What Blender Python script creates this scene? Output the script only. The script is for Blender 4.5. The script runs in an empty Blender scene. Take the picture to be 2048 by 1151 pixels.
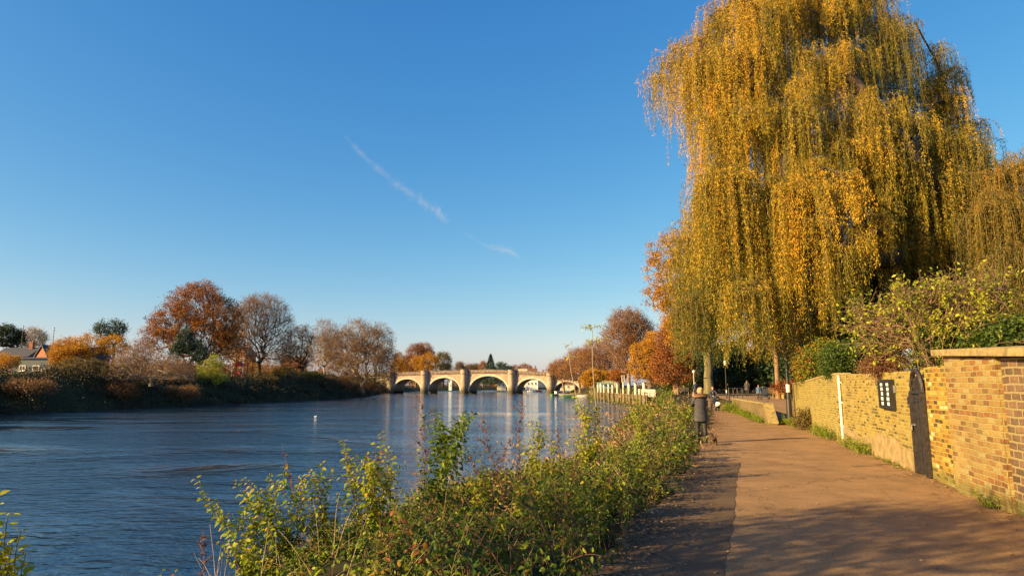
import bpy, math, random
import numpy as np
from mathutils import Vector
R = math.radians
C = bpy.context.scene.collection
scene = bpy.context.scene
random.seed(7)
rng = np.random.default_rng(11)

# ------------------------------------------------------------------ camera
F, CX, CY = 1308.0, 1024.0, 575.5
HOR = 770.0
EYE = 1.72
PITCH = math.atan((HOR - CY) / F)
sp, cp = math.sin(PITCH), math.cos(PITCH)
def ray(px, py):
    x = (px - CX) / F; y = -(py - CY) / F
    return np.array([x, cp - y * sp, sp + y * cp])
def ground(px, py, z=0.0):
    d = ray(px, py); t = (z - EYE) / d[2]
    return np.array([0, 0, EYE]) + d * t
def atY(px, py, Y):
    d = ray(px, py)
    return np.array([0, 0, EYE]) + d * (Y / d[1])
cam_d = bpy.data.cameras.new('camera'); cam = bpy.data.objects.new('camera', cam_d); C.objects.link(cam)
cam.location = (0, 0, EYE); cam.rotation_euler = (R(90) + PITCH, 0, 0)
cam_d.sensor_width = 36; cam_d.lens = 36 * F / 2048; cam_d.clip_end = 30000; cam_d.clip_start = 0.1
scene.camera = cam

# ------------------------------------------------------------------ light
SUN_EL, SUN_AZ = R(20), R(-116)      # azimuth measured from +Y towards +X
sd = Vector((math.sin(SUN_AZ) * math.cos(SUN_EL), math.cos(SUN_AZ) * math.cos(SUN_EL), math.sin(SUN_EL)))
sun_d = bpy.data.lights.new('sun', 'SUN'); sun = bpy.data.objects.new('sun', sun_d); C.objects.link(sun)
sun.rotation_euler = sd.to_track_quat('Z', 'Y').to_euler()
sun_d.energy = 5.0; sun_d.angle = R(0.5); sun_d.color = (1.0, 0.74, 0.32)
w = bpy.data.worlds.new('World'); scene.world = w; w.use_nodes = True
nt = w.node_tree; bg = nt.nodes['Background']
sky = nt.nodes.new('ShaderNodeTexSky'); sky.sky_type = 'NISHITA'; sky.sun_disc = False
sky.sun_elevation = SUN_EL; sky.sun_rotation = SUN_AZ
sky.air_density = 1.0; sky.dust_density = 1.0; sky.ozone_density = 3.6; sky.altitude = 50
hs = nt.nodes.new('ShaderNodeHueSaturation'); hs.inputs['Saturation'].default_value = 1.2
nt.links.new(sky.outputs[0], hs.inputs['Color'])
se = nt.nodes.new('ShaderNodeSeparateColor'); co = nt.nodes.new('ShaderNodeCombineColor'); nt.links.new(hs.outputs[0], se.inputs[0])
for ch, (g_, a_) in enumerate(((1.16, 1.16), (.86, .85), (.5, .80))):   # colour balance of the clear winter sky, the same in every direction
    pw_ = nt.nodes.new('ShaderNodeMath'); pw_.operation = 'POWER'; pw_.inputs[1].default_value = g_
    ml = nt.nodes.new('ShaderNodeMath'); ml.operation = 'MULTIPLY'; ml.inputs[1].default_value = a_ * .214 ** (g_ - 1)
    nt.links.new(se.outputs[ch], pw_.inputs[0]); nt.links.new(pw_.outputs[0], ml.inputs[0]); nt.links.new(ml.outputs[0], co.inputs[ch])
nt.links.new(co.outputs[0], bg.inputs['Color'])
bg.inputs['Strength'].default_value = 0.087
scene.view_settings.view_transform = 'Standard'; scene.view_settings.look = 'None'
scene.view_settings.exposure = 1.3; scene.view_settings.gamma = 1
scene.cycles.max_bounces = 6; scene.cycles.diffuse_bounces = 3; scene.cycles.glossy_bounces = 3
scene.cycles.transmission_bounces = 3; scene.cycles.transparent_max_bounces = 24
scene.cycles.sample_clamp_indirect = 6

# ------------------------------------------------------------------ material helpers
def new_mat(name):
    m = bpy.data.materials.new(name); m.use_nodes = True
    return m, m.node_tree, m.node_tree.nodes['Principled BSDF']
def N(nt, t, **kw):
    n = nt.nodes.new(t)
    for k, v in kw.items():
        if k in n.inputs.keys(): n.inputs[k].default_value = v
        else: setattr(n, k, v)
    return n
def ramp(nt, stops, fac=None, mode='LINEAR'):
    r = nt.nodes.new('ShaderNodeValToRGB'); r.color_ramp.interpolation = mode
    e = r.color_ramp.elements
    while len(e) < len(stops): e.new(0.5)
    for i, (p, c) in enumerate(stops):
        e[i].position = p; e[i].color = (c[0], c[1], c[2], 1)
    if fac is not None: nt.links.new(fac, r.inputs[0])
    return r
def mixc(nt, a, b, fac, mode='MIX'):
    m = nt.nodes.new('ShaderNodeMix'); m.data_type = 'RGBA'; m.blend_type = mode
    for k, v in ((0, fac), (6, a), (7, b)):
        if hasattr(v, 'is_linked') or isinstance(v, bpy.types.NodeSocket): nt.links.new(v, m.inputs[k])
        elif k == 0: m.inputs[k].default_value = v
        else: m.inputs[k].default_value = (v[0], v[1], v[2], 1)
    return m.outputs[2]
def plain(name, col, rough=0.6, metal=0.0, var=0.25, scale=6.0, bump=0.0):
    m, nt, b = new_mat(name)
    tc = N(nt, 'ShaderNodeTexCoord'); no = N(nt, 'ShaderNodeTexNoise', Scale=scale, Detail=6.0)
    nt.links.new(tc.outputs['Object'], no.inputs['Vector'])
    r = ramp(nt, [(0.3, [c * (1 - var) for c in col]), (0.7, [min(1, c * (1 + var)) for c in col])], no.outputs[0])
    nt.links.new(r.outputs[0], b.inputs['Base Color'])
    b.inputs['Roughness'].default_value = rough; b.inputs['Metallic'].default_value = metal
    if bump:
        bu = N(nt, 'ShaderNodeBump', Strength=bump, Distance=0.02); nt.links.new(no.outputs[0], bu.inputs['Height'])
        nt.links.new(bu.outputs[0], b.inputs['Normal'])
    return m
def leafmat(name, stops, trans=0.35, rough=0.55, spec=0.3):
    m, nt, b = new_mat(name)
    at = N(nt, 'ShaderNodeAttribute', attribute_name='tone')
    r = ramp(nt, stops, at.outputs['Fac'])
    nt.links.new(r.outputs[0], b.inputs['Base Color']); b.inputs['Roughness'].default_value = rough
    b.inputs['Specular IOR Level'].default_value = spec
    tr = N(nt, 'ShaderNodeBsdfTranslucent'); nt.links.new(r.outputs[0], tr.inputs[0])
    mx = N(nt, 'ShaderNodeMixShader'); mx.inputs[0].default_value = trans
    nt.links.new(b.outputs[0], mx.inputs[1]); nt.links.new(tr.outputs[0], mx.inputs[2])
    nt.links.new(mx.outputs[0], nt.nodes['Material Output'].inputs['Surface'])
    return m

# ------------------------------------------------------------------ object helpers
def tag(o, label=None, cat=None, group=None, kind=None):
    if label: o['label'] = label
    if cat: o['category'] = cat
    if group: o['group'] = group
    if kind: o['kind'] = kind
    return o
def thing(name, label, cat, loc=(0, 0, 0), rz=0, group=None):
    o = bpy.data.objects.new(name, None); C.objects.link(o)
    o.location = loc; o.rotation_euler = (0, 0, rz); o.empty_display_size = 0.2
    return tag(o, label, cat, group)
def copy_tree(o, parent=None):
    c = o.copy(); C.objects.link(c); c.parent = parent
    for ch in list(o.children): copy_tree(ch, c)
    return c
class MB:
    def __init__(s): s.v = []; s.f = []; s.m = []
    def add(s, vs, fs, m=0):
        k = len(s.v); s.v += [tuple(map(float, v)) for v in vs]
        for f in fs: s.f.append(tuple(i + k for i in f)); s.m.append(m)
        return s
    def box(s, c, d, rz=0, m=0, top=1.0):
        x, y, z = [q / 2 for q in d]; cs, sn = math.cos(rz), math.sin(rz)
        vs = []
        for dz in (-1, 1):
            k = top if dz > 0 else 1
            for dx, dy in ((-1, -1), (1, -1), (1, 1), (-1, 1)):
                a, b = dx * x * k, dy * y * k
                vs.append((c[0] + a * cs - b * sn, c[1] + a * sn + b * cs, c[2] + dz * z))
        return s.add(vs, [(3, 2, 1, 0), (4, 5, 6, 7), (0, 1, 5, 4), (1, 2, 6, 5), (2, 3, 7, 6), (3, 0, 4, 7)], m)
    def tube(s, pts, rad, k=8, m=0, cap=True):
        pts = [Vector(p) for p in pts]; n = len(pts)
        if not hasattr(rad, '__len__'): rad = [rad] * n
        vs = []; ref = Vector((0.13, 0.31, 0.94)).normalized()
        for i, p in enumerate(pts):
            t = (pts[min(i + 1, n - 1)] - pts[max(i - 1, 0)]).normalized()
            r_ = ref if abs(t.dot(ref)) < 0.95 else Vector((1, 0, 0))
            u = t.cross(r_).normalized(); v = t.cross(u).normalized()
            for j in range(k):
                a = 2 * math.pi * j / k; vs.append(p + (u * math.cos(a) + v * math.sin(a)) * rad[i])
        fs = [(i * k + j, i * k + (j + 1) % k, (i + 1) * k + (j + 1) % k, (i + 1) * k + j) for i in range(n - 1) for j in range(k)]
        if cap: fs += [tuple(range(k))[::-1], tuple((n - 1) * k + j for j in range(k))]
        return s.add(vs, fs, m)
    def loft(s, rings, k=14, m=0, cap=True, power=1.0):
        vs = []; n = len(rings)                                     # ring: (x, y, z, rx, ry)
        for (x, y, z, rx, ry) in rings:
            for j in range(k):
                a = 2 * math.pi * j / k; vs.append((x + rx * math.cos(a), y + ry * math.sin(a), z))
        fs = [(i * k + j, i * k + (j + 1) % k, (i + 1) * k + (j + 1) % k, (i + 1) * k + j) for i in range(n - 1) for j in range(k)]
        if cap: fs += [tuple(range(k))[::-1], tuple((n - 1) * k + j for j in range(k))]
        return s.add(vs, fs, m)
    def prism(s, poly, y0, y1, m=0):                                # poly in (x, z), extruded along y
        n = len(poly); vs = [(x, y0, z) for x, z in poly] + [(x, y1, z) for x, z in poly]
        return s.add(vs, [tuple(range(n)), tuple(range(n, 2 * n))[::-1]] + [(i, i + n, (i + 1) % n + n, (i + 1) % n) for i in range(n)], m)
    def build(s, name, mat, parent=None, loc=None, rz=None, smooth=False):
        me = bpy.data.meshes.new(name); me.from_pydata(s.v, [], s.f)
        mats = mat if isinstance(mat, (list, tuple)) else [mat]
        for q in mats: me.materials.append(q)
        me.polygons.foreach_set('material_index', s.m)
        if smooth: me.polygons.foreach_set('use_smooth', [True] * len(s.f))
        me.update()
        o = bpy.data.objects.new(name, me); C.objects.link(o)
        if parent: o.parent = parent
        if loc is not None: o.location = loc
        if rz is not None: o.rotation_euler = (0, 0, rz)
        return o
def npmesh(name, V, Fq, mat, parent=None, tone=None, smooth=False, loc=None):
    V = np.asarray(V, np.float32); Fq = np.asarray(Fq, np.int32); k = Fq.shape[1]
    me = bpy.data.meshes.new(name)
    me.vertices.add(len(V)); me.vertices.foreach_set('co', V.ravel())
    me.loops.add(Fq.size); me.loops.foreach_set('vertex_index', Fq.ravel())
    me.polygons.add(len(Fq)); me.polygons.foreach_set('loop_start', np.arange(len(Fq), dtype=np.int32) * k)
    if smooth: me.polygons.foreach_set('use_smooth', np.ones(len(Fq), bool))
    me.materials.append(mat)
    if tone is not None:
        a = me.attributes.new('tone', 'FLOAT', 'FACE'); a.data.foreach_set('value', np.asarray(tone, np.float32))
    me.update(calc_edges=True)
    o = bpy.data.objects.new(name, me); C.objects.link(o)
    if parent: o.parent = parent
    if loc is not None: o.location = loc
    return o
def unit(a): return a / (np.linalg.norm(a, axis=-1, keepdims=True) + 1e-9)
def tubes_np(A, B, ra, rb, k=3):
    T = unit(B - A); ref = np.where(np.abs(T[:, 2:3]) > 0.9, np.array([[1., 0, 0]]), np.array([[0, 0, 1.]]))
    U = unit(np.cross(T, ref)); W = np.cross(T, U); n = len(A)
    V = np.zeros((n, 2 * k, 3))
    for j in range(k):
        a = 2 * math.pi * j / k; d = U * math.cos(a) + W * math.sin(a)
        V[:, j] = A + d * ra[:, None]; V[:, k + j] = B + d * rb[:, None]
    fs = np.array([[j, (j + 1) % k, k + (j + 1) % k, k + j] for j in range(k)])
    Fq = (np.arange(n)[:, None, None] * 2 * k + fs[None]).reshape(-1, 4)
    return V.reshape(-1, 3), Fq
def leaves_np(P, D, L, W, r=None, fold=0.25):
    """one folded leaf of two triangles per point"""
    r = r or rng; n = len(P); D = unit(D)
    S = unit(np.cross(D, r.normal(size=(n, 3)))); U = np.cross(D, S)
    mid = P + D * (L * 0.42)[:, None]
    a = mid + S * (W / 2)[:, None] + U * (W * fold)[:, None]; b = mid - S * (W / 2)[:, None] + U * (W * fold)[:, None]
    V = np.stack([P, a, P + D * L[:, None], b], 1).reshape(-1, 3)
    i = np.arange(n)[:, None] * 4
    Ft = np.concatenate([i + np.array([[0, 1, 2]]), i + np.array([[0, 2, 3]])], 1).reshape(-1, 3)
    return V, Ft
def leaves_fine(P, D, L, W, r=None, up=None, fold=0.22, droop=0.15):
    """a leaf with a midrib fold and a toothed outline: 4 quads"""
    r = r or rng; n = len(P); D = unit(D)
    upv = np.tile([0, 0, 1.], (n, 1)) + r.normal(size=(n, 3)) * 0.45
    S = unit(np.cross(D, upv)); U = np.cross(S, D)
    def pt(t, s, h): return P + D * (L * t)[:, None] + S * (W * s)[:, None] + U * (W * h - L * droop * t * t)[:, None]
    V = np.stack([pt(0, 0, 0), pt(.45, 0, 0), pt(1, 0, 0), pt(.22, .42, fold), pt(.5, .46, fold), pt(.78, .24, fold * .6),
                  pt(.22, -.42, fold), pt(.5, -.46, fold), pt(.78, -.24, fold * .6)], 1).reshape(-1, 3)
    i = np.arange(n)[:, None] * 9
    q = [[0, 3, 4, 1], [1, 4, 5, 2], [0, 1, 7, 6], [1, 2, 8, 7]]
    return V, np.concatenate([i + np.array([a]) for a in q], 1).reshape(-1, 4)
def join_np(parts):
    Vs, Fs, k = [], [], 0
    for V, Fq in parts: Vs.append(V); Fs.append(Fq + k); k += len(V)
    return np.concatenate(Vs), np.concatenate(Fs)
def smooth(t): t = np.clip(t, 0, 1); return t * t * (3 - 2 * t)

# ------------------------------------------------------------------ plan of the place
def wl_r(Y): return np.interp(Y, [-40, 0, 6, 12, 24, 44, 74, 100, 160, 300, 420, 600, 900], [-14, -7.5, -5.3, -3.6, 1.0, 6.5, 13, 20, 21, 24, 50, 160, 420])
def wl_l(Y): return np.interp(Y, [-400, 77, 94, 119, 141, 174, 198, 215, 300, 400, 480, 600, 900], [-60, -60, -56, -53, -49, -43.5, -43, -47, -57, -48, -20, 60, 330])
def path_l(Y): return np.interp(Y, [-10, 6.1, 17.3, 30, 45, 70, 120], [-4.7, 0.75, 4.75, 9.0, 13.6, 20, 33])
def wall_x(Y): return 6.65 + (Y - 8.4) * 0.285
def ramp_x(Y): return 11.15 + (Y - 28.8) * 0.235
def height(X, Y):
    X, Y = np.broadcast_arrays(np.asarray(X, float), np.asarray(Y, float))
    sr = X - wl_r(Y); sl = wl_l(Y) - X
    wid = np.interp(Y, [0, 20, 60, 95, 105, 200, 240], [3.2, 3.2, 4, 4, 0.6, 0.6, 5])
    land = 0.5 * smooth((Y - 58) / 20) * np.where(Y > 58, 1, 0)
    up = 0.55 * smooth((Y - 29.5) / 16) * smooth((X - ramp_x(Y)) / 0.6 + 0.1)
    zr = np.where(sr < 0, -1.7 + np.maximum(sr * 0.7, -3), -1.7 + (1.7 + np.maximum(land, up)) * smooth(sr / wid * .8 + .05))
    lz = np.interp(Y, [-400, 310, 380, 900], [4.9, 4.9, 2.4, 3.2])
    zl = np.where(sl < 0, -1.7 + np.maximum(sl * 0.5, -3), -1.7 + lz * smooth(sl / 10))
    return np.where(sr > 0, zr, np.where(sl > 0, zl, np.maximum(zr, zl)))
# ================================================================== materials of the setting
def m_brick(name, stops, mortar, rot=0, scale=1.0, rough=0.9, stain=(0.30, 0.22, 0.10), stain_amt=0.45, smear=0.6, gain=.64, width=0.225, row=0.075, msize=0.012, soldier=False, low=None):
    m, nt, b = new_mat(name)
    tc = N(nt, 'ShaderNodeTexCoord'); sx = N(nt, 'ShaderNodeSeparateXYZ'); nt.links.new(tc.outputs['Object'], sx.inputs[0])
    ad = N(nt, 'ShaderNodeMath', operation='ADD'); nt.links.new(sx.outputs[0], ad.inputs[0]); nt.links.new(sx.outputs[1], ad.inputs[1])
    cx = N(nt, 'ShaderNodeCombineXYZ'); nt.links.new(ad.outputs[0], cx.inputs[1 if soldier else 0]); nt.links.new(sx.outputs[2], cx.inputs[0 if soldier else 1])
    wn = N(nt, 'ShaderNodeTexNoise', Scale=3.0, Detail=3.0); nt.links.new(tc.outputs['Object'], wn.inputs['Vector'])
    vm = N(nt, 'ShaderNodeVectorMath', operation='MULTIPLY_ADD'); nt.links.new(wn.outputs['Color'], vm.inputs[0])
    vm.inputs[1].default_value = (0.055, 0.045, 0); nt.links.new(cx.outputs[0], vm.inputs[2])
    br = N(nt, 'ShaderNodeTexBrick', Scale=1.0); nt.links.new(vm.outputs[0], br.inputs['Vector'])
    br.inputs['Color1'].default_value = (0, 0, 0, 1); br.inputs['Color2'].default_value = (1, 1, 1, 1)
    br.inputs['Mortar'].default_value = (0.5, 0.5, 0.5, 1); br.inputs['Mortar Size'].default_value = msize
    br.inputs['Mortar Smooth'].default_value = 0.35; br.inputs['Brick Width'].default_value = width; br.inputs['Row Height'].default_value = row
    br.inputs['Bias'].default_value = 0
    stops = [(p, [q * gain for q in c_]) for p, c_ in stops]; mortar = [q * gain for q in mortar]; stain = [q * gain for q in stain]
    cr = ramp(nt, stops, br.outputs['Color'], 'CONSTANT')
    # mottling inside each brick
    n2 = N(nt, 'ShaderNodeTexNoise', Scale=28.0, Detail=6.0); nt.links.new(tc.outputs['Object'], n2.inputs['Vector'])
    mo = ramp(nt, [(0.3, (0.62, 0.62, 0.62)), (0.7, (1.25, 1.22, 1.15))], n2.outputs[0])
    c = mixc(nt, cr.outputs[0], mo.outputs[0], 0.85, 'MULTIPLY')
    # mortar smeared over some bricks
    n3 = N(nt, 'ShaderNodeTexNoise', Scale=1.3, Detail=7.0, Roughness=0.7); nt.links.new(tc.outputs['Object'], n3.inputs['Vector'])
    sm = ramp(nt, [(0.5, (0, 0, 0)), (0.72, (smear,) * 3)], n3.outputs[0])
    c = mixc(nt, c, mortar, sm.outputs[0])
    c = mixc(nt, c, mortar, br.outputs['Fac'])
    n4 = N(nt, 'ShaderNodeTexNoise', Scale=0.7, Detail=8.0, Roughness=0.65); nt.links.new(tc.outputs['Object'], n4.inputs['Vector'])
    st = ramp(nt, [(0.45, (0, 0, 0)), (0.75, (stain_amt,) * 3)], n4.outputs[0])
    c = mixc(nt, c, stain, st.outputs[0])
    # green algae at the foot, with a ragged upper limit
    n5 = N(nt, 'ShaderNodeTexNoise', Scale=4.0, Detail=6.0); nt.links.new(tc.outputs['Object'], n5.inputs['Vector'])
    ma = N(nt, 'ShaderNodeMath', operation='MULTIPLY_ADD'); nt.links.new(n5.outputs[0], ma.inputs[0]); ma.inputs[1].default_value = 0.5; nt.links.new(sx.outputs[2], ma.inputs[2])
    al = ramp(nt, [(0.34, (0.7,) * 3), (0.52, (0, 0, 0))], ma.outputs[0])
    c = mixc(nt, c, (0.13, 0.12, 0.035), al.outputs[0])
    nt.links.new(c, b.inputs['Base Color']); b.inputs['Roughness'].default_value = rough
    b.inputs['Specular IOR Level'].default_value = 0.25
    iv = N(nt, 'ShaderNodeMath', operation='SUBTRACT'); iv.inputs[0].default_value = 1; nt.links.new(br.outputs['Fac'], iv.inputs[1])
    m2 = N(nt, 'ShaderNodeMath', operation='MULTIPLY_ADD'); nt.links.new(n2.outputs[0], m2.inputs[0]); m2.inputs[1].default_value = 1.1; nt.links.new(iv.outputs[0], m2.inputs[2])
    bu = N(nt, 'ShaderNodeBump', Strength=0.9, Distance=0.012); nt.links.new(m2.outputs[0], bu.inputs['Height']); nt.links.new(bu.outputs[0], b.inputs['Normal'])
    return m
M = {}
M['brick_near'] = m_brick('stock_brick', [(0, (.46, 0.317, .07)), (.25, (.40, 0.256, .055)), (.45, (.50, 0.366, .10)), (.62, (.33, 0.195, .05)), (.74, (.16, 0.104, .04)), (.84, (.52, 0.415, .14)), (.93, (.10, 0.073, .035))], (.50, 0.427, .14), msize=.013, smear=.6, stain_amt=.4)
M['brick_far'] = m_brick('pale_stock_brick', [(0, (.46, 0.342, .09)), (.3, (.42, 0.305, .08)), (.6, (.36, 0.244, .07)), (.85, (.24, 0.159, .05))], (.50, 0.451, .16), msize=.013, smear=.6, stain_amt=.45)
M['brick_old'] = m_brick('old_mixed_brick', [(0, (.52, 0.329, .05)), (.16, (.38, 0.171, .04)), (.30, (.60, 0.488, .13)), (.44, (.26, 0.098, .035)), (.55, (.50, 0.317, .05)), (.68, (.72, 0.732, .38)), (.75, (.09, 0.061, .03)), (.88, (.44, 0.244, .05))], (.52, 0.403, .09), msize=.013, stain_amt=.2, width=.2, row=.082)
M['brick_pier'] = m_brick('pier_brick', [(0, (.42, 0.246, .08)), (.3, (.36, 0.157, .06)), (.5, (.50, 0.336, .12)), (.75, (.24, 0.112, .05)), (.9, (.48, 0.381, .18))], (.48, 0.381, .16), stain=(.34, 0.280, .12), stain_amt=.7, width=.24, row=.085)
M['brick_panel'] = m_brick('grey_red_brick', [(0, (.20, .12, .08)), (.25, (.25, .14, .10)), (.5, (.16, .10, .08)), (.7, (.30, .16, .10)), (.9, (.12, .08, .06))], (.42, .32, .16), msize=.02, width=.26, row=.11, stain_amt=.2)
M['brick_red'] = plain('red_brick', (.25, .095, .055), .9, var=.35, scale=2)
M['brick_low'] = m_brick('low_wall_brick', [(0, (.34, 0.231, .10)), (.4, (.28, 0.179, .08)), (.8, (.16, 0.105, .06))], (.36, 0.294, .15), stain=(.14, 0.137, .04), stain_amt=.7, gain=.6)
M['coping'] = plain('coping_stone', (.27, .20, .085), .9, var=.4, scale=7, bump=.6)
M['render'] = plain('cement_render', (.27, .19, .085), .9, var=.3, scale=5, bump=.5)
M['black'] = plain('black_paint', (.018, .017, .018), .45, var=.3)
M['blackwood'] = plain('weathered_black_wood', (.022, .017, .018), .6, var=.6, scale=14, bump=.7)
M['white'] = plain('white_paint', (.78, .76, .70), .5, var=.08)
M['post_white'] = plain('weathered_white_paint', (.50, .45, .36), .7, var=.3, scale=4)
M['paper'] = plain('paper', (.62, .66, .68), .6, var=.25, scale=30)
M['glassy'] = plain('dark_pane', (.03, .035, .04), .08, var=.1)
M['metal'] = plain('grey_metal', (.30, .30, .29), .45, .6, var=.2)
M['wood'] = plain('pale_wood', (.42, .28, .14), .75, var=.3, scale=9, bump=.3)
M['pile'] = plain('weathered_timber_pile', (.15, .115, .06), .9, var=.5, scale=5, bump=.6)
M['slate'] = plain('slate_roof', (.055, .055, .065), .7, var=.3, scale=3)
M['tile'] = plain('brown_roof_tile', (.16, .075, .045), .8, var=.35, scale=3)
M['cream'] = plain('cream_render', (.62, .54, .40), .8, var=.12)
M['blue'] = plain('blue_paint', (.10, .28, .50), .5, var=.2)
M['pale_blue'] = plain('pale_blue_paint', (.35, .50, .62), .5, var=.2)
M['green_paint'] = plain('green_paint', (.10, .22, .10), .5, var=.3)
M['pale_slate'] = plain('grey_blue_boards', (.05, .068, .095), .7, var=.2)
M['red'] = plain('red_paint', (.50, .03, .03), .45, var=.2)
M['brown_hull'] = plain('varnished_hull', (.20, .09, .035), .45, var=.3)

# asphalt
def m_asphalt(name, c1, c2, amt=1.0):
    m, nt, b = new_mat(name)
    tc = N(nt, 'ShaderNodeTexCoord')
    n1 = N(nt, 'ShaderNodeTexNoise', Scale=38.0, Detail=8.0, Roughness=.8); n2 = N(nt, 'ShaderNodeTexNoise', Scale=.9, Detail=12.0, Roughness=.78)
    vo = N(nt, 'ShaderNodeTexVoronoi', Scale=75.0)
    for q in (n1, n2, vo): nt.links.new(tc.outputs['Object'], q.inputs['Vector'])
    r1 = ramp(nt, [(.38, c1), (.62, c2)], n2.outputs[0])
    r2 = ramp(nt, [(.3, (.30, .30, .30)), (.7, (1.65, 1.6, 1.55))], n1.outputs[0])
    c = mixc(nt, r1.outputs[0], r2.outputs[0], .9 * amt, 'MULTIPLY')
    r3 = ramp(nt, [(.0, (.25,) * 3), (.12, (0, 0, 0))], vo.outputs['Distance']); 
    c = mixc(nt, c, [min(1, q * 2.4) for q in c2], r3.outputs[0])
    # cracks
    vc = N(nt, 'ShaderNodeTexVoronoi', Scale=.2, feature='DISTANCE_TO_EDGE'); wv = N(nt, 'ShaderNodeTexNoise', Scale=2.5, Detail=6.0)
    nt.links.new(tc.outputs['Object'], wv.inputs['Vector'])
    va = N(nt, 'ShaderNodeVectorMath', operation='MULTIPLY_ADD'); nt.links.new(wv.outputs['Color'], va.inputs[0]); va.inputs[1].default_value = (.9, .9, 0); nt.links.new(tc.outputs['Object'], va.inputs[2])
    nt.links.new(va.outputs[0], vc.inputs['Vector'])
    r4 = ramp(nt, [(.0, (.6,) * 3), (.003, (0, 0, 0))], vc.outputs['Distance'])
    c = mixc(nt, c, [q * .3 for q in c1], r4.outputs[0])
    nt.links.new(c, b.inputs['Base Color']); b.inputs['Roughness'].default_value = .88; b.inputs['Specular IOR Level'].default_value = .3
    bu = N(nt, 'ShaderNodeBump', Strength=.8, Distance=.012); nt.links.new(n1.outputs[0], bu.inputs['Height']); nt.links.new(bu.outputs[0], b.inputs['Normal'])
    return m
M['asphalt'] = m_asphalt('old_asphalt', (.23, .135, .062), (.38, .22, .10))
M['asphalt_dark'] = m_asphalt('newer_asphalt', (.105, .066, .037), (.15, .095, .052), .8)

# earth and grass ground
m, nt, b = new_mat('bank_earth')
tc = N(nt, 'ShaderNodeTexCoord'); n1 = N(nt, 'ShaderNodeTexNoise', Scale=.5, Detail=9.0, Roughness=.7); nt.links.new(tc.outputs['Object'], n1.inputs['Vector'])
r1 = ramp(nt, [(.3, (.045, .03, .016)), (.5, (.035, .032, .014)), (.68, (.06, .06, .02)), (.8, (.13, .085, .035))], n1.outputs[0])
nt.links.new(r1.outputs[0], b.inputs['Base Color']); b.inputs['Roughness'].default_value = 1
b.inputs['Specular IOR Level'].default_value = .1
M['earth'] = m

# water
m, nt, b = new_mat('river_water')
tc = N(nt, 'ShaderNodeTexCoord')
def wn_(scale, det, rough, sx=1, sy=1, dist=0.0):
    mp = N(nt, 'ShaderNodeMapping'); mp.inputs['Scale'].default_value = (sx, sy, 1); nt.links.new(tc.outputs['Object'], mp.inputs[0])
    q = N(nt, 'ShaderNodeTexNoise', Scale=scale, Detail=det, Roughness=rough, Distortion=dist); nt.links.new(mp.outputs[0], q.inputs['Vector']); return q
fine = wn_(1.7, 2.5, .55, 1, 2.0, .4); mid = wn_(.5, 2.5, .5, 1, 1.8, .8); big = wn_(.07, 4.0, .6, 1, .8, 1.2); huge = wn_(.04, 6.0, .62, .8, 1.8, 1.6)
# ripples are stronger where a breeze touches the water, weaker in the smooth slicks
sl = ramp(nt, [(.35, (.07,) * 3), (.56, (1, 1, 1))], huge.outputs[0])
vf = wn_(7.5, 3.0, .6, 1, 1.6); a0 = N(nt, 'ShaderNodeMath', operation='MULTIPLY'); a0.inputs[1].default_value = .022; nt.links.new(vf.outputs[0], a0.inputs[0])
a1 = N(nt, 'ShaderNodeMath', operation='MULTIPLY_ADD'); a1.inputs[1].default_value = .085; nt.links.new(fine.outputs[0], a1.inputs[0]); nt.links.new(a0.outputs[0], a1.inputs[2])
a2 = N(nt, 'ShaderNodeMath', operation='MULTIPLY_ADD'); a2.inputs[1].default_value = .11; nt.links.new(mid.outputs[0], a2.inputs[0]); nt.links.new(a1.outputs[0], a2.inputs[2])
# the water lies calmer in the lee of the far bank
sxw = N(nt, 'ShaderNodeSeparateXYZ'); nt.links.new(tc.outputs['Object'], sxw.inputs[0]); lee = N(nt, 'ShaderNodeMapRange'); nt.links.new(sxw.outputs[0], lee.inputs[0])
for k_, v_ in ((1, -58), (2, -18), (3, .22), (4, 1)): lee.inputs[k_].default_value = v_
la = N(nt, 'ShaderNodeMath', operation='MULTIPLY_ADD'); la.inputs[1].default_value = .22; nt.links.new(lee.outputs[0], la.inputs[0]); nt.links.new(huge.outputs[0], la.inputs[2]); lb_ = N(nt, 'ShaderNodeMath', operation='SUBTRACT'); lb_.inputs[1].default_value = .215; nt.links.new(la.outputs[0], lb_.inputs[0]); nt.links.new(lb_.outputs[0], sl.inputs[0])
a3 = N(nt, 'ShaderNodeMath', operation='MULTIPLY'); a25 = N(nt, 'ShaderNodeMath', operation='MULTIPLY_ADD'); a25.inputs[1].default_value = .09; nt.links.new(big.outputs[0], a25.inputs[0]); nt.links.new(a2.outputs[0], a25.inputs[2]); nt.links.new(a25.outputs[0], a3.inputs[0]); nt.links.new(sl.outputs[0], a3.inputs[1])
a4 = N(nt, 'ShaderNodeMath', operation='MULTIPLY_ADD'); a4.inputs[1].default_value = .03; nt.links.new(big.outputs[0], a4.inputs[0]); nt.links.new(a3.outputs[0], a4.inputs[2])
bu = N(nt, 'ShaderNodeBump', Strength=1.0, Distance=1.0); nt.links.new(a4.outputs[0], bu.inputs['Height'])
nt.links.new(bu.outputs[0], b.inputs['Normal'])
b.inputs['Base Color'].default_value = (.013, .040, .090, 1); b.inputs['Roughness'].default_value = .06; b.inputs['IOR'].default_value = 1.5
M['water'] = m
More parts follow.
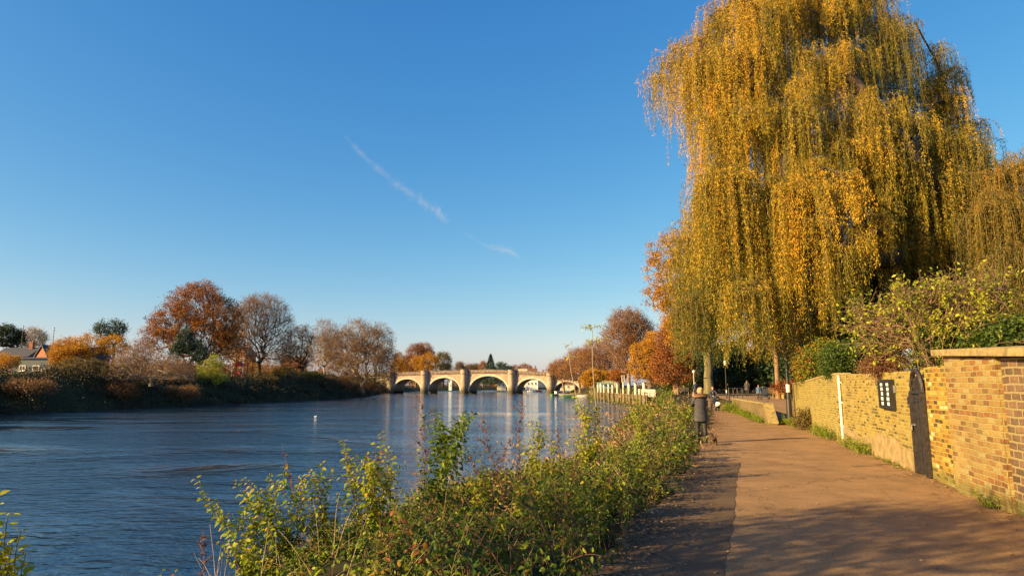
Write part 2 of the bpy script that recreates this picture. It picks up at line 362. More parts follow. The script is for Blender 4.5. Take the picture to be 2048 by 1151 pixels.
# stone of the bridge
m, nt, b = new_mat('portland_stone')
tc = N(nt, 'ShaderNodeTexCoord'); sx = N(nt, 'ShaderNodeSeparateXYZ'); nt.links.new(tc.outputs['Object'], sx.inputs[0])
cx = N(nt, 'ShaderNodeCombineXYZ'); nt.links.new(sx.outputs[0], cx.inputs[0]); nt.links.new(sx.outputs[2], cx.inputs[1])
br = N(nt, 'ShaderNodeTexBrick', Scale=1.0); nt.links.new(cx.outputs[0], br.inputs['Vector'])
br.inputs['Color1'].default_value = (.37, .28, .225, 1); br.inputs['Color2'].default_value = (.47, .37, .30, 1); br.inputs['Mortar'].default_value = (.30, .21, .14, 1)
br.inputs['Brick Width'].default_value = 1.5; br.inputs['Row Height'].default_value = .55; br.inputs['Mortar Size'].default_value = .05
n1 = N(nt, 'ShaderNodeTexNoise', Scale=.5, Detail=8.0, Roughness=.7); nt.links.new(tc.outputs['Object'], n1.inputs['Vector'])
r1 = ramp(nt, [(.40, (0, 0, 0)), (.66, (.85,) * 3)], n1.outputs[0])
c = mixc(nt, br.outputs[0], (.20, .15, .11), r1.outputs[0])
mm = N(nt, 'ShaderNodeMath', operation='MULTIPLY'); mm.inputs[1].default_value = .42
# dark tide mark with a ragged edge just above the river
ma = N(nt, 'ShaderNodeMath', operation='MULTIPLY_ADD'); nt.links.new(n1.outputs[0], ma.inputs[0]); ma.inputs[1].default_value = 1.6; nt.links.new(sx.outputs[2], ma.inputs[2]); nt.links.new(ma.outputs[0], mm.inputs[0])
r2 = ramp(nt, [(.1, (.95,) * 3), (1.0, (0, 0, 0))], mm.outputs[0])
c = mixc(nt, c, (.06, .05, .025), r2.outputs[0])
nt.links.new(c, b.inputs['Base Color']); b.inputs['Roughness'].default_value = .9
M['stone'] = m
M['stone_dark'] = plain('weathered_parapet_stone', (.16, .11, .085), .9, var=.6, scale=.8)
M['stone_ring'] = plain('pale_arch_stone', (.49, .40, .33), .9, var=.2, scale=1.2)

# ================================================================== terrain, water, path
def grid(name, xs, ys, hf, mat, mask=None):
    X, Y = np.meshgrid(xs, ys); Z = hf(X, Y); V = np.stack([X, Y, Z], -1).reshape(-1, 3); nx, ny = len(xs), len(ys)
    i = (np.arange(ny - 1)[:, None] * nx + np.arange(nx - 1)[None]).reshape(-1)
    return npmesh(name, V, np.stack([i, i + 1, i + nx + 1, i + nx], 1), mat, smooth=True)
def seg(*a):
    return np.unique(np.concatenate([np.arange(p, q, s) for p, q, s in a]).round(4))
xs = seg((-6000, -300, 300), (-300, -80, 5), (-80, -50, .8), (-50, -12, 3), (-12, 30, .3), (30, 60, 1.5), (60, 300, 8), (300, 6001, 300))
ys = seg((-2000, -40, 140), (-40, 0, 4), (0, 60, .5), (60, 200, 2), (200, 700, 6), (700, 9000, 300))
def terrain(X, Y):
    z = height(X, Y); inpath = (X > path_l(Y) - .2) & (Y > -12) & (Y < 75) & (X < path_l(Y) + 12)
    n = np.sin(X * 1.7) * np.cos(Y * 1.3) * .04 + np.sin(X * .31 + Y * .23) * .08
    return z - np.where(inpath, .07, 0) + np.where(inpath, 0, n) * (z > -1)
tag(grid('ground', xs, ys, terrain, M['earth']), 'earth and grass banks of the river', None, kind='structure')
wv = MB().add([(-6000, -500, -1.7), (6000, -500, -1.7), (6000, 6000, -1.7), (-6000, 6000, -1.7)], [(0, 1, 2, 3)])
tag(wv.build('river', M['water']), 'blue rippled river reflecting the sky', None, kind='structure')
def strip(name, lf, rf, ys, zf, mat, n=8, dz=0.0):
    V = []; 
    for y in ys:
        a, c = lf(y), rf(y)
        for k in range(n + 1):
            x = a + (c - a) * k / n; V.append((x, y, float(zf(x, y)) + dz))
    i = (np.arange(len(ys) - 1)[:, None] * (n + 1) + np.arange(n)[None]).reshape(-1)
    return npmesh(name, V, np.stack([i, i + 1, i + n + 2, i + n + 1], 1), mat, smooth=True)
ysn = np.concatenate([np.arange(-12, 29.6, .12), [29.6]])
edge = lambda y: path_l(y) + .12 * math.sin(y * 1.9) + .05 * math.sin(y * 5.3) + .02 * math.sin(y * 17) - (.25 if y < 9 else 0)
tag(strip('path', edge, lambda y: wall_x(y) - .01 + .1, ysn, lambda x, y: 0, M['asphalt']), 'riverside asphalt path', None, kind='structure')
tag(strip('path', edge, lambda y: ramp_x(y), np.arange(29.6, 74, .15), lambda x, y: .5 * smooth((y - 58) / 20), M['asphalt']), 'lower riverside path beside the low ramp wall', None, kind='structure')
rz_ = lambda x, y: .55 * smooth((y - 29.5) / 16)
tag(strip('path_ramp', lambda y: ramp_x(y) + (.42 if y > 29.7 else 0), lambda y: np.interp(y, [29, 31, 38, 50, 90], [13.0, 13.4, 18, 22.5, 34]), np.arange(29.6, 95, .5), rz_, M['asphalt'], n=10), 'path branch rising behind the low wall', None, kind='structure')
# darker, newer patch of asphalt on the river side
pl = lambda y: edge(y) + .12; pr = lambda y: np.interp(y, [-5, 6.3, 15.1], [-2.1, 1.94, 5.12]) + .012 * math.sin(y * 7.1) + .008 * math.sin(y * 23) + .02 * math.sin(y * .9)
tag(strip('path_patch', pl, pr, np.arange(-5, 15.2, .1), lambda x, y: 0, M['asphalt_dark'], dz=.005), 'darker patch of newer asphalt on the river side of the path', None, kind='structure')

# ================================================================== brick wall on the right
A0 = np.array([wall_x(30.6), 30.6]); B0 = np.array([wall_x(4.0), 4.0])
ang = math.atan2(B0[1] - A0[1], B0[0] - A0[0])            # local +x runs from the far end towards the camera
def along(Y): return (30.6 - Y) / abs(math.sin(ang))       # local x of a point at depth Y
s20, s13, s12, s11 = along(20.3), along(13.25), along(12.55), along(11.15)
WT = .34                                                   # thickness, local +y is away from the path
def wall_slab(mb, x0, x1, z0f, z1f, y0=0, y1=WT, step=.3, jit=.012, z0=-.4):
    n = max(1, int((x1 - x0) / step)); r = random.Random(int(x0 * 10))
    for i in range(n):
        a = x0 + (x1 - x0) * i / n; c = x0 + (x1 - x0) * (i + 1) / n
        ja = r.uniform(-jit, jit)
        za, zc = z1f(a) + ja, z1f(c) + ja
        mb.add([(a, y0, z0), (c, y0, z0), (c, y1, z0), (a, y1, z0), (a, y0, za), (c, y0, zc), (c, y1, zc), (a, y1, za)],
               [(0, 1, 5, 4), (2, 3, 7, 6), (4, 5, 6, 7)] + ([(3, 0, 4, 7)] if i == 0 else [(3, 0, 4, 7)]) + ([(1, 2, 6, 5)]))
    return mb
wf = thing('brick_wall', 'pale yellow brick wall stained with dark streaks, beyond the white pipe', 'wall', (A0[0], A0[1], 0), ang)
zt1 = lambda s: 1.76 + .27 * smooth(s / s20)
wall_slab(MB(), 0, s20 - .25, zt1, zt1).build('wall_face', M['brick_far'], wf)
MB().box((s20 - .02, WT / 2 - .03, .78), (.42, WT + .08, 2.52)).build('pier', M['brick_near'], wf)
mb = MB()
for s in np.arange(.1, s20 - .3, .33): mb.box((s + .16, WT / 2, zt1(s) + .045), (.325, WT + .05, .06))
mb.build('coping', M['coping'], wf)
wn2 = thing('brick_wall', 'yellow brick wall between the white pipe and the stone-capped pier', 'wall', (A0[0], A0[1], 0), ang)
zt2 = lambda s: 2.03 - .02 * smooth((s - s20) / (s13 - s20))
x_ = s20 + .22
wall_slab(MB(), x_, s13 - .02, zt2, zt2).build('wall_face', M['brick_near'], wn2)
mb = MB(); pz = lambda s: .45 + .12 * math.sin(s * 1.3) + .05 * math.sin(s * 5.1); wall_slab(mb, x_ + .005, s13 - .3, pz, pz, y0=-.022, y1=.0, step=.12, jit=.05)
mb.build('plinth_render', M['render'], wn2)
zt3 = lambda s: 2.06
wall_slab(MB(), s12 + .02, s11, zt3, zt3, jit=.02).build('old_brickwork', M['brick_old'], wn2)
mb = MB(); wall_slab(mb, s13 - .02, s12 + .02, lambda s: .0, lambda s: 0, y0=.2, y1=WT, z0=-.4); wall_slab(mb, s13 - .02, s12 + .02, lambda s: 2.04, lambda s: 2.04, y0=.16, y1=WT, z0=-.4)
mb.build('door_reveal', M['brick_near'], wn2)
# door: boarded, arched top with open upper light
dw = s12 - s13; xm = (s12 + s13) / 2; hw = dw / 2
def arch_poly(hw, z0, zs, n=12, inset=0):
    return [(xm - hw, z0), (xm + hw, z0)] + [(xm + hw * math.cos(a), zs + hw * .95 * math.sin(a)) for a in np.linspace(0, math.pi, n)]
door = MB(); nb = 6; bw = (dw - .12) / nb
for i in range(nb): door.box((s13 + .06 + bw * (i + .5), -.02 + .012 * (i % 2), .80), (bw - .012, .05, 1.52))
door = door.build('door', M['blackwood'], wn2)
fr = MB()
for sx_ in (-1, 1): fr.box((xm + sx_ * (hw - .035), -.035, .80), (.07, .12, 1.56))
arc = [(xm + (hw - .035) * math.cos(a), -.035, 1.6 + (hw - .035) * 1.25 * math.sin(a)) for a in np.linspace(0, math.pi, 11)]
fr.tube(arc, .045, 6); fr.box((xm, -.035, 1.585), (dw, .10, .05))
for k in range(1, 5): fr.box((s13 + dw * k / 5, -.02, 1.73), (.025, .03, .30))
fr.build('frame', M['blackwood'], door)
MB().prism([(x, z) for x, z in arch_poly(hw - .05, 1.6, 1.62)], .0, .03).build('arched_light', M['glassy'], door)
hb = MB()
for z in (.35, 1.1, 1.42): hb.box((xm, -.056, z), (dw * .72, .012, .035))
hb.build('hinge', M['black'], door)
MB().tube([(s13 + .1, -.05, .95), (s13 + .1, -.11, .95), (s13 + .1, -.11, .85)], .014, 6).build('handle', M['metal'], door)
MB().box((s13 - .06, -.05, 1.42), (.10, .10, .16), top=.8).build('lock_box', M['black'], wn2)
# stone-capped pier with a recessed brick panel
xp = along(11.15); xe = along(5.0)
pw = thing('brick_pier', 'tall weathered brick pier with a stone coping and a recessed panel of grey-red bricks', 'wall', (A0[0], A0[1], 0), ang)
zp = lambda s: 2.20 - .045 * (s - xp)
wall_slab(MB(), xp, xp + 2.05, zp, zp, y0=-.10, y1=.5).build('pier_face', M['brick_pier'], pw)
wall_slab(MB(), xp + 2.05, xe, zp, zp, y0=-.05, y1=.5, jit=.0).build('recessed_panel', M['brick_panel'], pw)
fr = MB()
fr.box((xp + 2.01, -.112, .80), (.09, .02, 2.6)); fr.build('panel_edge', M['brick_pier'], pw)
mb = MB()
for i in range(10):
    c0_, c1_ = xp - .24 + i * .66, xp - .24 + i * .66 + .652; za, zb = zp(c0_) + .02, zp(c1_) + .02; j_ = .006 * (i % 3)
    mb.add([(c0_, -.21, za), (c1_, -.21, zb), (c1_, .6, zb), (c0_, .6, za), (c0_, -.21, za + .10 + j_), (c1_, -.21, zb + .10 + j_), (c1_, .6, zb + .13 + j_), (c0_, .6, za + .13 + j_)],
           [(3, 2, 1, 0), (4, 5, 6, 7), (0, 1, 5, 4), (1, 2, 6, 5), (2, 3, 7, 6), (3, 0, 4, 7)])

mb.build('coping', M['coping'], pw)
# white pipe strapped to the wall
wp = thing('drain_pipe', 'thin white pipe running up the yellow brick wall', 'pipe', (A0[0], A0[1], 0), ang)
MB().tube([(s20 + .30, -.055, .02), (s20 + .29, -.055, 2.02)], .033, 10).build('pipe', M['white'], wp)
for z in (.5, 1.2, 1.8): MB().box((s20 + .295, -.035, z), (.12, .07, .03)).build('bracket', M['white'], wp)
# black notice case with two columns of sheets
nbx = along(14.95); nb_ = thing('notice_board', 'black notice case with two columns of white papers on the brick wall', 'notice board', (A0[0], A0[1], 0), ang)
MB().box((nbx, -.045, 1.52), (.98, .08, .66)).build('back_box', M['black'], nb_)
for k in (-1, 1):
    cxp = nbx + k * .245
    f_ = MB()
    for sx_ in (-1, 1): f_.box((cxp + sx_ * .215, -.10, 1.52), (.055, .035, .62))
    for sz_ in (-1, 1): f_.box((cxp, -.10, 1.52 + sz_ * .285), (.375, .034, .05))
    d_ = f_.build('glazed_door', M['black'], nb_)
    for j in range(5):
        MB().box((cxp + .02 * ((j * 7) % 3 - 1), -.089, 1.745 - j * .108), (.20, .006, .074)).build('paper_sheet', M['paper'], nb_)
mb = MB().box((nbx + .545, -.03, 1.64), (.06, .04, .16)); mb.build('label_plate', M['metal'], nb_)

# low brick wall between path and ramp
lx0, ly0 = ramp_x(29.4) + .2, 29.4; lx1, ly1 = ramp_x(45.5) + .2, 45.5
la = math.atan2(ly0 - ly1, lx0 - lx1); LL = math.hypot(ly0 - ly1, lx0 - lx1)
lw = thing('ramp_wall', 'low mossy brick retaining wall with a sloping end beside the ramp', 'wall', (lx1, ly1, 0), la)
ztr = lambda s: .80 + .06 * (s / LL)
wall_slab(MB(), 0, LL - 1.1, ztr, ztr, y0=-.17, y1=.17).build('wall_face', M['brick_low'], lw)
MB().prism([(LL - 1.1, -.3), (LL + .25, -.3), (LL + .25, .06), (LL - 1.1, .86)], -.17, .17).build('sloping_end', M['brick_low'], lw)
mb = MB()
for s in np.arange(0, LL - 1.2, .55): mb.box((s + .27, 0, ztr(s) + .035), (.54, .42, .07))
mb.prism([(LL - 1.1, .862), (LL + .27, .062), (LL + .27, .13), (LL - 1.1, .93)], -.21, .21)
mb.build('coping', M['coping'], lw)
# pale low wall at the far end of the ramp
q0 = ground(1579, 803, .3); q1 = ground(1545, 797, .5)
fl = thing('garden_wall', 'low pale brick wall under the orange hedge', 'wall', (q1[0], q1[1], 0), math.atan2(q0[1] - q1[1], q0[0] - q1[0]))
Lg = math.hypot(q0[1] - q1[1], q0[0] - q1[0])
zg = lambda s: 1.25
wall_slab(MB(), 0, Lg, zg, zg, y0=0, y1=.3).build('wall_face', M['brick_far'], fl)
MB().box((Lg / 2, .15, 1.29), (Lg + .1, .4, .07)).build('coping', M['coping'], fl)

# ================================================================== bridge
def bridge():
    P = thing('stone_bridge', 'long pale stone bridge with five arches and rounded piers across the river', 'bridge', (0, 0, 0))
    def line(px):  # point of the bridge front on a column of the picture: Y = 281 - .3 X
        d = ray(px, 770); k = d[0] / d[1]; Y = 281 / (1 + .3 * k); return np.array([k * Y, Y])
    o = line(700); e = line(1240); a = math.atan2(e[1] - o[1], e[0] - o[0]); P.location = (o[0], o[1], 0); P.rotation_euler = (0, 0, a)
    S = lambda px: float(np.linalg.norm(line(px) - o)); L = S(1240)
    dk = lambda s: float(np.interp(s, [0, S(790), S(849), S(929), S(978), S(1024), S(1101), S(1165), L], [5.6, 6.15, 6.55, 6.95, 7.05, 6.75, 5.75, 4.9, 3.6]))
    par = lambda s: dk(s) + float(np.interp(s, [0, S(978), L], [1.25, 1.45, 1.15]))
    # px left, px right, crown z
    arches = [(787, 842, 4.5), (857, 920, 5.0), (938.5, 1015.5, 5.7), (1033, 1094.5, 4.4), (1109, 1159, 3.2)]
    AR = [(S(p), S(q), zc) for p, q, zc in arches]
    W = 10.0
    def intr(s):
        for p, q, zc in AR:
            if p < s < q:
                t = (s - (p + q) / 2) / ((q - p) / 2); return -1.0 + (zc + 1.0) * math.sqrt(max(0, 1 - t * t)) ** 0.92
        return -5
    ss = sorted(set(list(np.arange(0, L, 1.0)) + [p + (q - p) * (1 - math.cos(math.pi * k / 28)) / 2 for p, q, _ in AR for k in range(29)]))
    b = MB(); 
    for s0, s1 in zip(ss[:-1], ss[1:]):
        if s1 - s0 < 1e-5: continue
        m_ = (s0 + s1) / 2; ins = intr(m_) > -4.9
        z0 = intr(s0 + 1e-6) if ins else -5; z1 = intr(s1 - 1e-6) if ins else -5
        b.add([(s0, 0, z0), (s1, 0, z1), (s1, 0, dk(s1)), (s0, 0, dk(s0)), (s0, W, z0), (s1, W, z1), (s1, W, dk(s1)), (s0, W, dk(s0))],
              [(0, 1, 2, 3), (5, 4, 7, 6), (1, 0, 4, 5), (3, 2, 6, 7)])
    b.build('spandrel_walls', M['stone'], P)
    for p, q, zc in AR:
        r = MB(); n = 30; pts = []
        for k in range(n + 1):
            t = -math.cos(math.pi * k / n); s = (p + q) / 2 + (q - p) / 2 * t; z = -1 + (zc + 1) * math.sqrt(max(0, 1 - t * t)) ** .92
            so = (p + q) / 2 + ((q - p) / 2 + .75) * t; zo = -1 + (zc + 1 + .75) * math.sqrt(max(0, 1 - t * t)) ** .92
            pts.append(((s, z), (so, zo)))
        for (a0, b0_), (a1, b1_) in zip(pts[:-1], pts[1:]):
            r.add([(a0[0], -.22, a0[1] + .003), (a1[0], -.22, a1[1] + .003), (b1_[0], -.22, b1_[1]), (b0_[0], -.22, b0_[1]),
                   (a0[0], .1, a0[1] + .003), (a1[0], .1, a1[1] + .003), (b1_[0], .0, b1_[1]), (b0_[0], .0, b0_[1])],
                  [(0, 1, 2, 3), (1, 0, 4, 5), (3, 2, 6, 7)])
        r.build('arch_ring', M['stone_ring'], P)
    sets = {n_: (MB(), MB()) for n_ in ('cornice', 'parapet', 'rail')}
    for s0 in np.arange(0, L - 1.5, 1.5):
        s1 = s0 + 1.5
        for (nm_, za, zb, y) in (('cornice', -.12, .26, -.38), ('parapet', .26, 1.12, -.1), ('rail', 1.12, 1.4, -.28)):
            h0, h1 = (par(s0) - dk(s0)) / 1.4, (par(s1) - dk(s1)) / 1.4
            for q_, (yy, wd) in enumerate(((y, .45 - y), (W - .5, .5))):
                sets[nm_][q_].add([(s0, yy, dk(s0) + za * h0), (s1, yy, dk(s1) + za * h1), (s1, yy + wd, dk(s1) + za * h1), (s0, yy + wd, dk(s0) + za * h0),
                        (s0, yy, dk(s0) + zb * h0), (s1, yy, dk(s1) + zb * h1), (s1, yy + wd, dk(s1) + zb * h1), (s0, yy + wd, dk(s0) + zb * h0)],
                       [(0, 1, 5, 4), (2, 3, 7, 6), (4, 5, 6, 7), (3, 2, 1, 0)])
    for q_ in (1, 0):
        sets['cornice'][q_].build('cornice', M['stone_dark'], P); para = sets['parapet'][q_].build('parapet', M['stone_dark'], P); sets['rail'][q_].build('rail', M['stone_dark'], para)
    bl = MB()
    for s in np.arange(1, L - 1, .62):
        h0 = (par(s) - dk(s)) / 1.4
        bl.tube([(s, -.2, dk(s) + .28 * h0), (s, -.22, dk(s) + .6 * h0), (s, -.2, dk(s) + 1.1 * h0)], [.09, .17, .09], 6, cap=False)
    bl.build('balusters', M['stone_ring'], para)
    for px in (849.5, 929, 1024, 1101.5, 782, 1166):
        s = S(px); rr = 1.6 if px not in (782, 1166) else 1.5; zt = par(s) + .15; pm = MB()
        prof = [(-5, 1.16), (-1.9, 1.14), (-.6, 1.12), (-.5, 1.0), (dk(s) - .5, .96), (dk(s) - .15, 1.1), (dk(s) + .3, 1.12), (dk(s) + .32, 1.0), (zt - .28, 1.0), (zt - .25, 1.12), (zt, 1.12)]
        n = 14
        vs = []; fs = []
        for z, k in prof:
            for j in range(n + 1):
                a_ = math.pi + math.pi * j / n; vs.append((s + rr * k * math.cos(a_), -.1 + 1.35 * rr * k * math.sin(a_), z))
        for i in range(len(prof) - 1):
            for j in range(n): fs.append((i * (n + 1) + j, i * (n + 1) + j + 1, (i + 1) * (n + 1) + j + 1, (i + 1) * (n + 1) + j))
        fs.append(tuple((len(prof) - 1) * (n + 1) + j for j in range(n + 1)))
        pm.add(vs, fs); o_ = pm.build('pier', M['stone'], P)
    return P, S, dk, par, o, a
BR, BS, bdk, bpar, bo, ba = bridge()
def on_bridge(px, y=.0):
    s = BS(px); return (bo[0] + s * math.cos(ba) - y * math.sin(ba), bo[1] + s * math.sin(ba) + y * math.cos(ba))
def lamp(name, label, loc, H, r0=.07, lantern=True, mat='black', head='lantern', sticker=False, group=None, bands=()):
    t = thing(name, label, 'street lamp', loc, 0, group)
    MB().loft([(0, 0, 0, r0 * 1.9, r0 * 1.9), (0, 0, .12, r0 * 1.9, r0 * 1.9), (0, 0, .2, r0 * 1.5, r0 * 1.5), (0, 0, H * .26, r0 * 1.35, r0 * 1.35), (0, 0, H * .27, r0, r0), (0, 0, H * .97, r0 * .6, r0 * .6)], 12).build('post', M[mat], t, smooth=False)
    if head == 'lantern':
        MB().loft([(0, 0, H * .96, .05, .05), (0, 0, H, .12, .12), (0, 0, H + .03, .13, .13)], 6).build('lamp_base', M[mat], t)
        MB().loft([(0, 0, H + .03, .11, .11), (0, 0, H + .38, .19, .19)], 6).build('lamp_glass', M['white'], t)
        MB().loft([(0, 0, H + .38, .21, .21), (0, 0, H + .5, .1, .1), (0, 0, H + .56, .03, .03), (0, 0, H + .66, .02, .02)], 6).build('lamp_cap', M[mat], t)
    else:
        MB().loft([(0, 0, H * .96, .06, .06), (0, 0, H, .16, .16), (0, 0, H + .18, .18, .18), (0, 0, H + .3, .05, .05)], 10).build('lamp_head', M['white'], t)
    if sticker: MB().loft([(0, 0, 1.42, r0 + .006, r0 + .006), (0, 0, 1.76, r0 + .004, r0 + .004)], 12).build('notice_band', M['white'], t)
    for zb in bands: MB().loft([(0, 0, zb, r0 * 1.1, r0 * 1.1), (0, 0, zb + .25, r0 * 1.1, r0 * 1.1)], 12).build('reflective_band', M['white'], t)
    return t
for i, px in enumerate((849.5, 929, 1013, 1101.5)):
    x, y = on_bridge(px, .2); s = BS(px)
    nm = ['lamp above the first full pier from the wooded bank', 'lamp above the second full pier from the wooded bank', 'lamp above the third pier, beside the highest arch', 'lamp above the pier nearest the moored boats']
    lamp('bridge_lamp', 'thin dark ' + nm[i], (x, y, bpar(s) + .1), 1.7, .07, group='lamps along the bridge parapet')
# ================================================================== foliage materials
def G(*s): return list(s)
L_ = {
 'willow': leafmat('willow_leaves', [(0, (.045, .062, .010)), (.3, (.13, .14, .015)), (.5, (.34, .255, .018)), (.75, (.60, .37, .018)), (1, (.66, .32, .016))], .26),
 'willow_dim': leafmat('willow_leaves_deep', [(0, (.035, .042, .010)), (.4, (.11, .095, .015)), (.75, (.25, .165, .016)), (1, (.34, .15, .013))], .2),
 'orange': leafmat('orange_leaves', [(0, (.10, .035, .010)), (.35, (.24, .080, .012)), (.7, (.38, .145, .013)), (1, (.50, .24, .018))]),
 'redbrown': leafmat('red_brown_leaves', [(0, (.13, .045, .016)), (.5, (.29, .105, .022)), (1, (.45, .20, .035))]),
 'gold': leafmat('golden_leaves', [(0, (.22, .12, .012)), (.4, (.45, .21, .012)), (.75, (.58, .29, .014)), (1, (.66, .38, .03))]),
 'brown': leafmat('brown_leaves', [(0, (.11, .055, .022)), (.5, (.24, .12, .035)), (1, (.36, .20, .06))]),
 'olive': leafmat('olive_brown_leaves', [(0, (.055, .055, .016)), (.5, (.15, .11, .028)), (1, (.28, .19, .05))]),
 'green': leafmat('green_leaves', [(0, (.022, .045, .010)), (.5, (.06, .10, .016)), (1, (.14, .18, .022))]),
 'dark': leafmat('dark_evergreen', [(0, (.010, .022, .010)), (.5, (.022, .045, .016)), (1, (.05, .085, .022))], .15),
 'conifer': leafmat('conifer_needles', [(0, (.012, .035, .022)), (.5, (.03, .07, .04)), (1, (.07, .12, .06))], .1),
 'nettle': leafmat('nettle_leaves', [(0, (.022, .052, .008)), (.4, (.085, .150, .012)), (.7, (.21, .28, .016)), (.93, (.38, .40, .025)), (1, (.46, .32, .04))], .46),
 'bramble': leafmat('bramble_leaves', [(0, (.028, .055, .010)), (.5, (.07, .115, .012)), (.8, (.19, .22, .018)), (.92, (.36, .22, .03)), (1, (.32, .10, .03))], .3),
 'shrub': leafmat('yellow_green_leaves', [(0, (.09, .13, .012)), (.5, (.28, .31, .02)), (1, (.50, .46, .03))], .35),
 'dry': leafmat('dry_leaves', [(0, (.10, .05, .025)), (.5, (.26, .14, .06)), (1, (.46, .30, .14))], .2),
 'rust': leafmat('rust_leaves', [(0, (.10, .032, .012)), (.6, (.26, .085, .016)), (1, (.42, .16, .025))], .25),
 'amber': leafmat('amber_leaves', [(0, (.13, .055, .010)), (.5, (.36, .165, .013)), (1, (.52, .27, .02))]),
 'thicket': leafmat('dark_thicket_leaves', [(0, (.02, .014, .007)), (.4, (.05, .034, .014)), (.7, (.07, .065, .02)), (1, (.15, .09, .035))], .1),
 'seed': leafmat('seed_heads', [(0, (.06, .022, .016)), (.6, (.14, .055, .032)), (1, (.24, .12, .06))], .1),
}
def m_bark(name, c1, c2, sc=4):
    m, nt, b = new_mat(name)
    tc = N(nt, 'ShaderNodeTexCoord'); mp = N(nt, 'ShaderNodeMapping'); mp.inputs['Scale'].default_value = (1, 1, .25); nt.links.new(tc.outputs['Object'], mp.inputs[0])
    n1 = N(nt, 'ShaderNodeTexNoise', Scale=sc, Detail=8.0, Roughness=.7); nt.links.new(mp.outputs[0], n1.inputs['Vector'])
    r = ramp(nt, [(.3, c1), (.7, c2)], n1.outputs[0]); nt.links.new(r.outputs[0], b.inputs['Base Color']); b.inputs['Roughness'].default_value = .95
    bu = N(nt, 'ShaderNodeBump', Strength=.7, Distance=.05); nt.links.new(n1.outputs[0], bu.inputs['Height']); nt.links.new(bu.outputs[0], b.inputs['Normal'])
    return m
K = {'grey': m_bark('grey_bark', (.07, .05, .038), (.17, .125, .09)), 'dark': m_bark('dark_bark', (.025, .018, .013), (.07, .05, .035)),
     'pale': m_bark('pale_bark', (.20, .15, .10), (.42, .33, .23)), 'warm': m_bark('warm_bark', (.13, .075, .045), (.30, .18, .11)),
     'plane': m_bark('plane_bark', (.045, .04, .02), (.24, .20, .10), 1.6), 'stem': m_bark('green_stem', (.10, .09, .03), (.20, .17, .06)),
     'redstem': m_bark('red_stem', (.13, .045, .03), (.26, .11, .065)), 'straw': m_bark('straw_stem', (.28, .18, .09), (.50, .36, .20)), 'twig': m_bark('willow_twig', (.11, .07, .02), (.24, .15, .035))}

# ================================================================== trees
def px_blob(b, Y, base):
    """silhouette lump measured in the photograph, turned into an ellipsoid of real size at the tree's own distance"""
    px, py, rx, ry = b[:4]; dy = b[4] if len(b) > 4 else 0
    c = atY(px, py, Y + dy); k = (Y + dy) / F
    return (c - base, np.array([rx * k, (b[5] if len(b) > 5 else (rx + ry) / 2 * k), ry * k]))
def skeleton(r, blobs, n, zfork, trunk_r, seglen, shell=.55, lean=(0, 0), kf=.3):
    vol = np.array([q[1].prod() for q in blobs]); pick = r.choice(len(blobs), n, p=vol / vol.sum())
    d = unit(r.normal(size=(n, 3))); u = r.random(n) ** (1 / 3 * (1 - shell) + .02)
    cen = np.array([q[0] for q in blobs])[pick]; rad = np.array([q[1] for q in blobs])[pick]
    T = cen + d * u[:, None] * rad
    T = T[T[:, 2] > zfork * .75]
    nodes = [np.array([0, 0, -.5])]; par = [-1]; k0 = 5
    for i in range(1, k0 + 1):
        t = i / k0; nodes.append(np.array([lean[0] * t + r.normal() * .05 * trunk_r * 4 * (i < k0), lean[1] * t, zfork * t])); par.append(i - 1)
    P = np.zeros((n * 5 + 20, 3)); P[:len(nodes)] = nodes; cnt = len(nodes); dirn = np.zeros_like(P); dirn[:cnt] = (0, 0, 1)
    fork = P[cnt - 1]; T = T[np.argsort(np.linalg.norm(T - fork, axis=1) * (1 + .15 * r.random(len(T))))]
    par = list(par); tips = []
    for t in T:
        dv = t - P[3:cnt]; dist = np.linalg.norm(dv, axis=1)
        al = (dv * dirn[3:cnt]).sum(1) / (dist + 1e-6)
        j = int(np.argmin(dist * (1.45 - .55 * al) + kf * np.linalg.norm(P[3:cnt] - fork, axis=1))) + 3
        L = dist[j - 3]; m = int(np.clip(L / seglen, 1, 4)); p0 = P[j]; d0 = dirn[j] * L * .45
        for k in range(1, m + 1):
            if cnt >= len(P) - 1: break
            s = k / m; q = p0 * (1 - s) ** 2 + 2 * s * (1 - s) * (p0 + d0) + s * s * t
            if k < m: q = q + r.normal(size=3) * L * .035
            P[cnt] = q; dirn[cnt] = unit(q - P[j]); par.append(j); j = cnt; cnt += 1
        tips.append(j)
    P = P[:cnt]; par = np.array(par[:cnt]); e = 2.35; w = np.full(cnt, 1e-9); child = np.zeros(cnt, int)
    for i in range(cnt - 1, 0, -1): child[par[i]] += 1
    w[child == 0] = 1.0
    for i in range(cnt - 1, 0, -1): w[par[i]] += w[i]
    rad = trunk_r * (w / w[0]) ** (1 / e)
    rad[:2] *= [1.5, 1.15]
    return P, par, rad, np.where(child == 0)[0], dirn[:cnt]
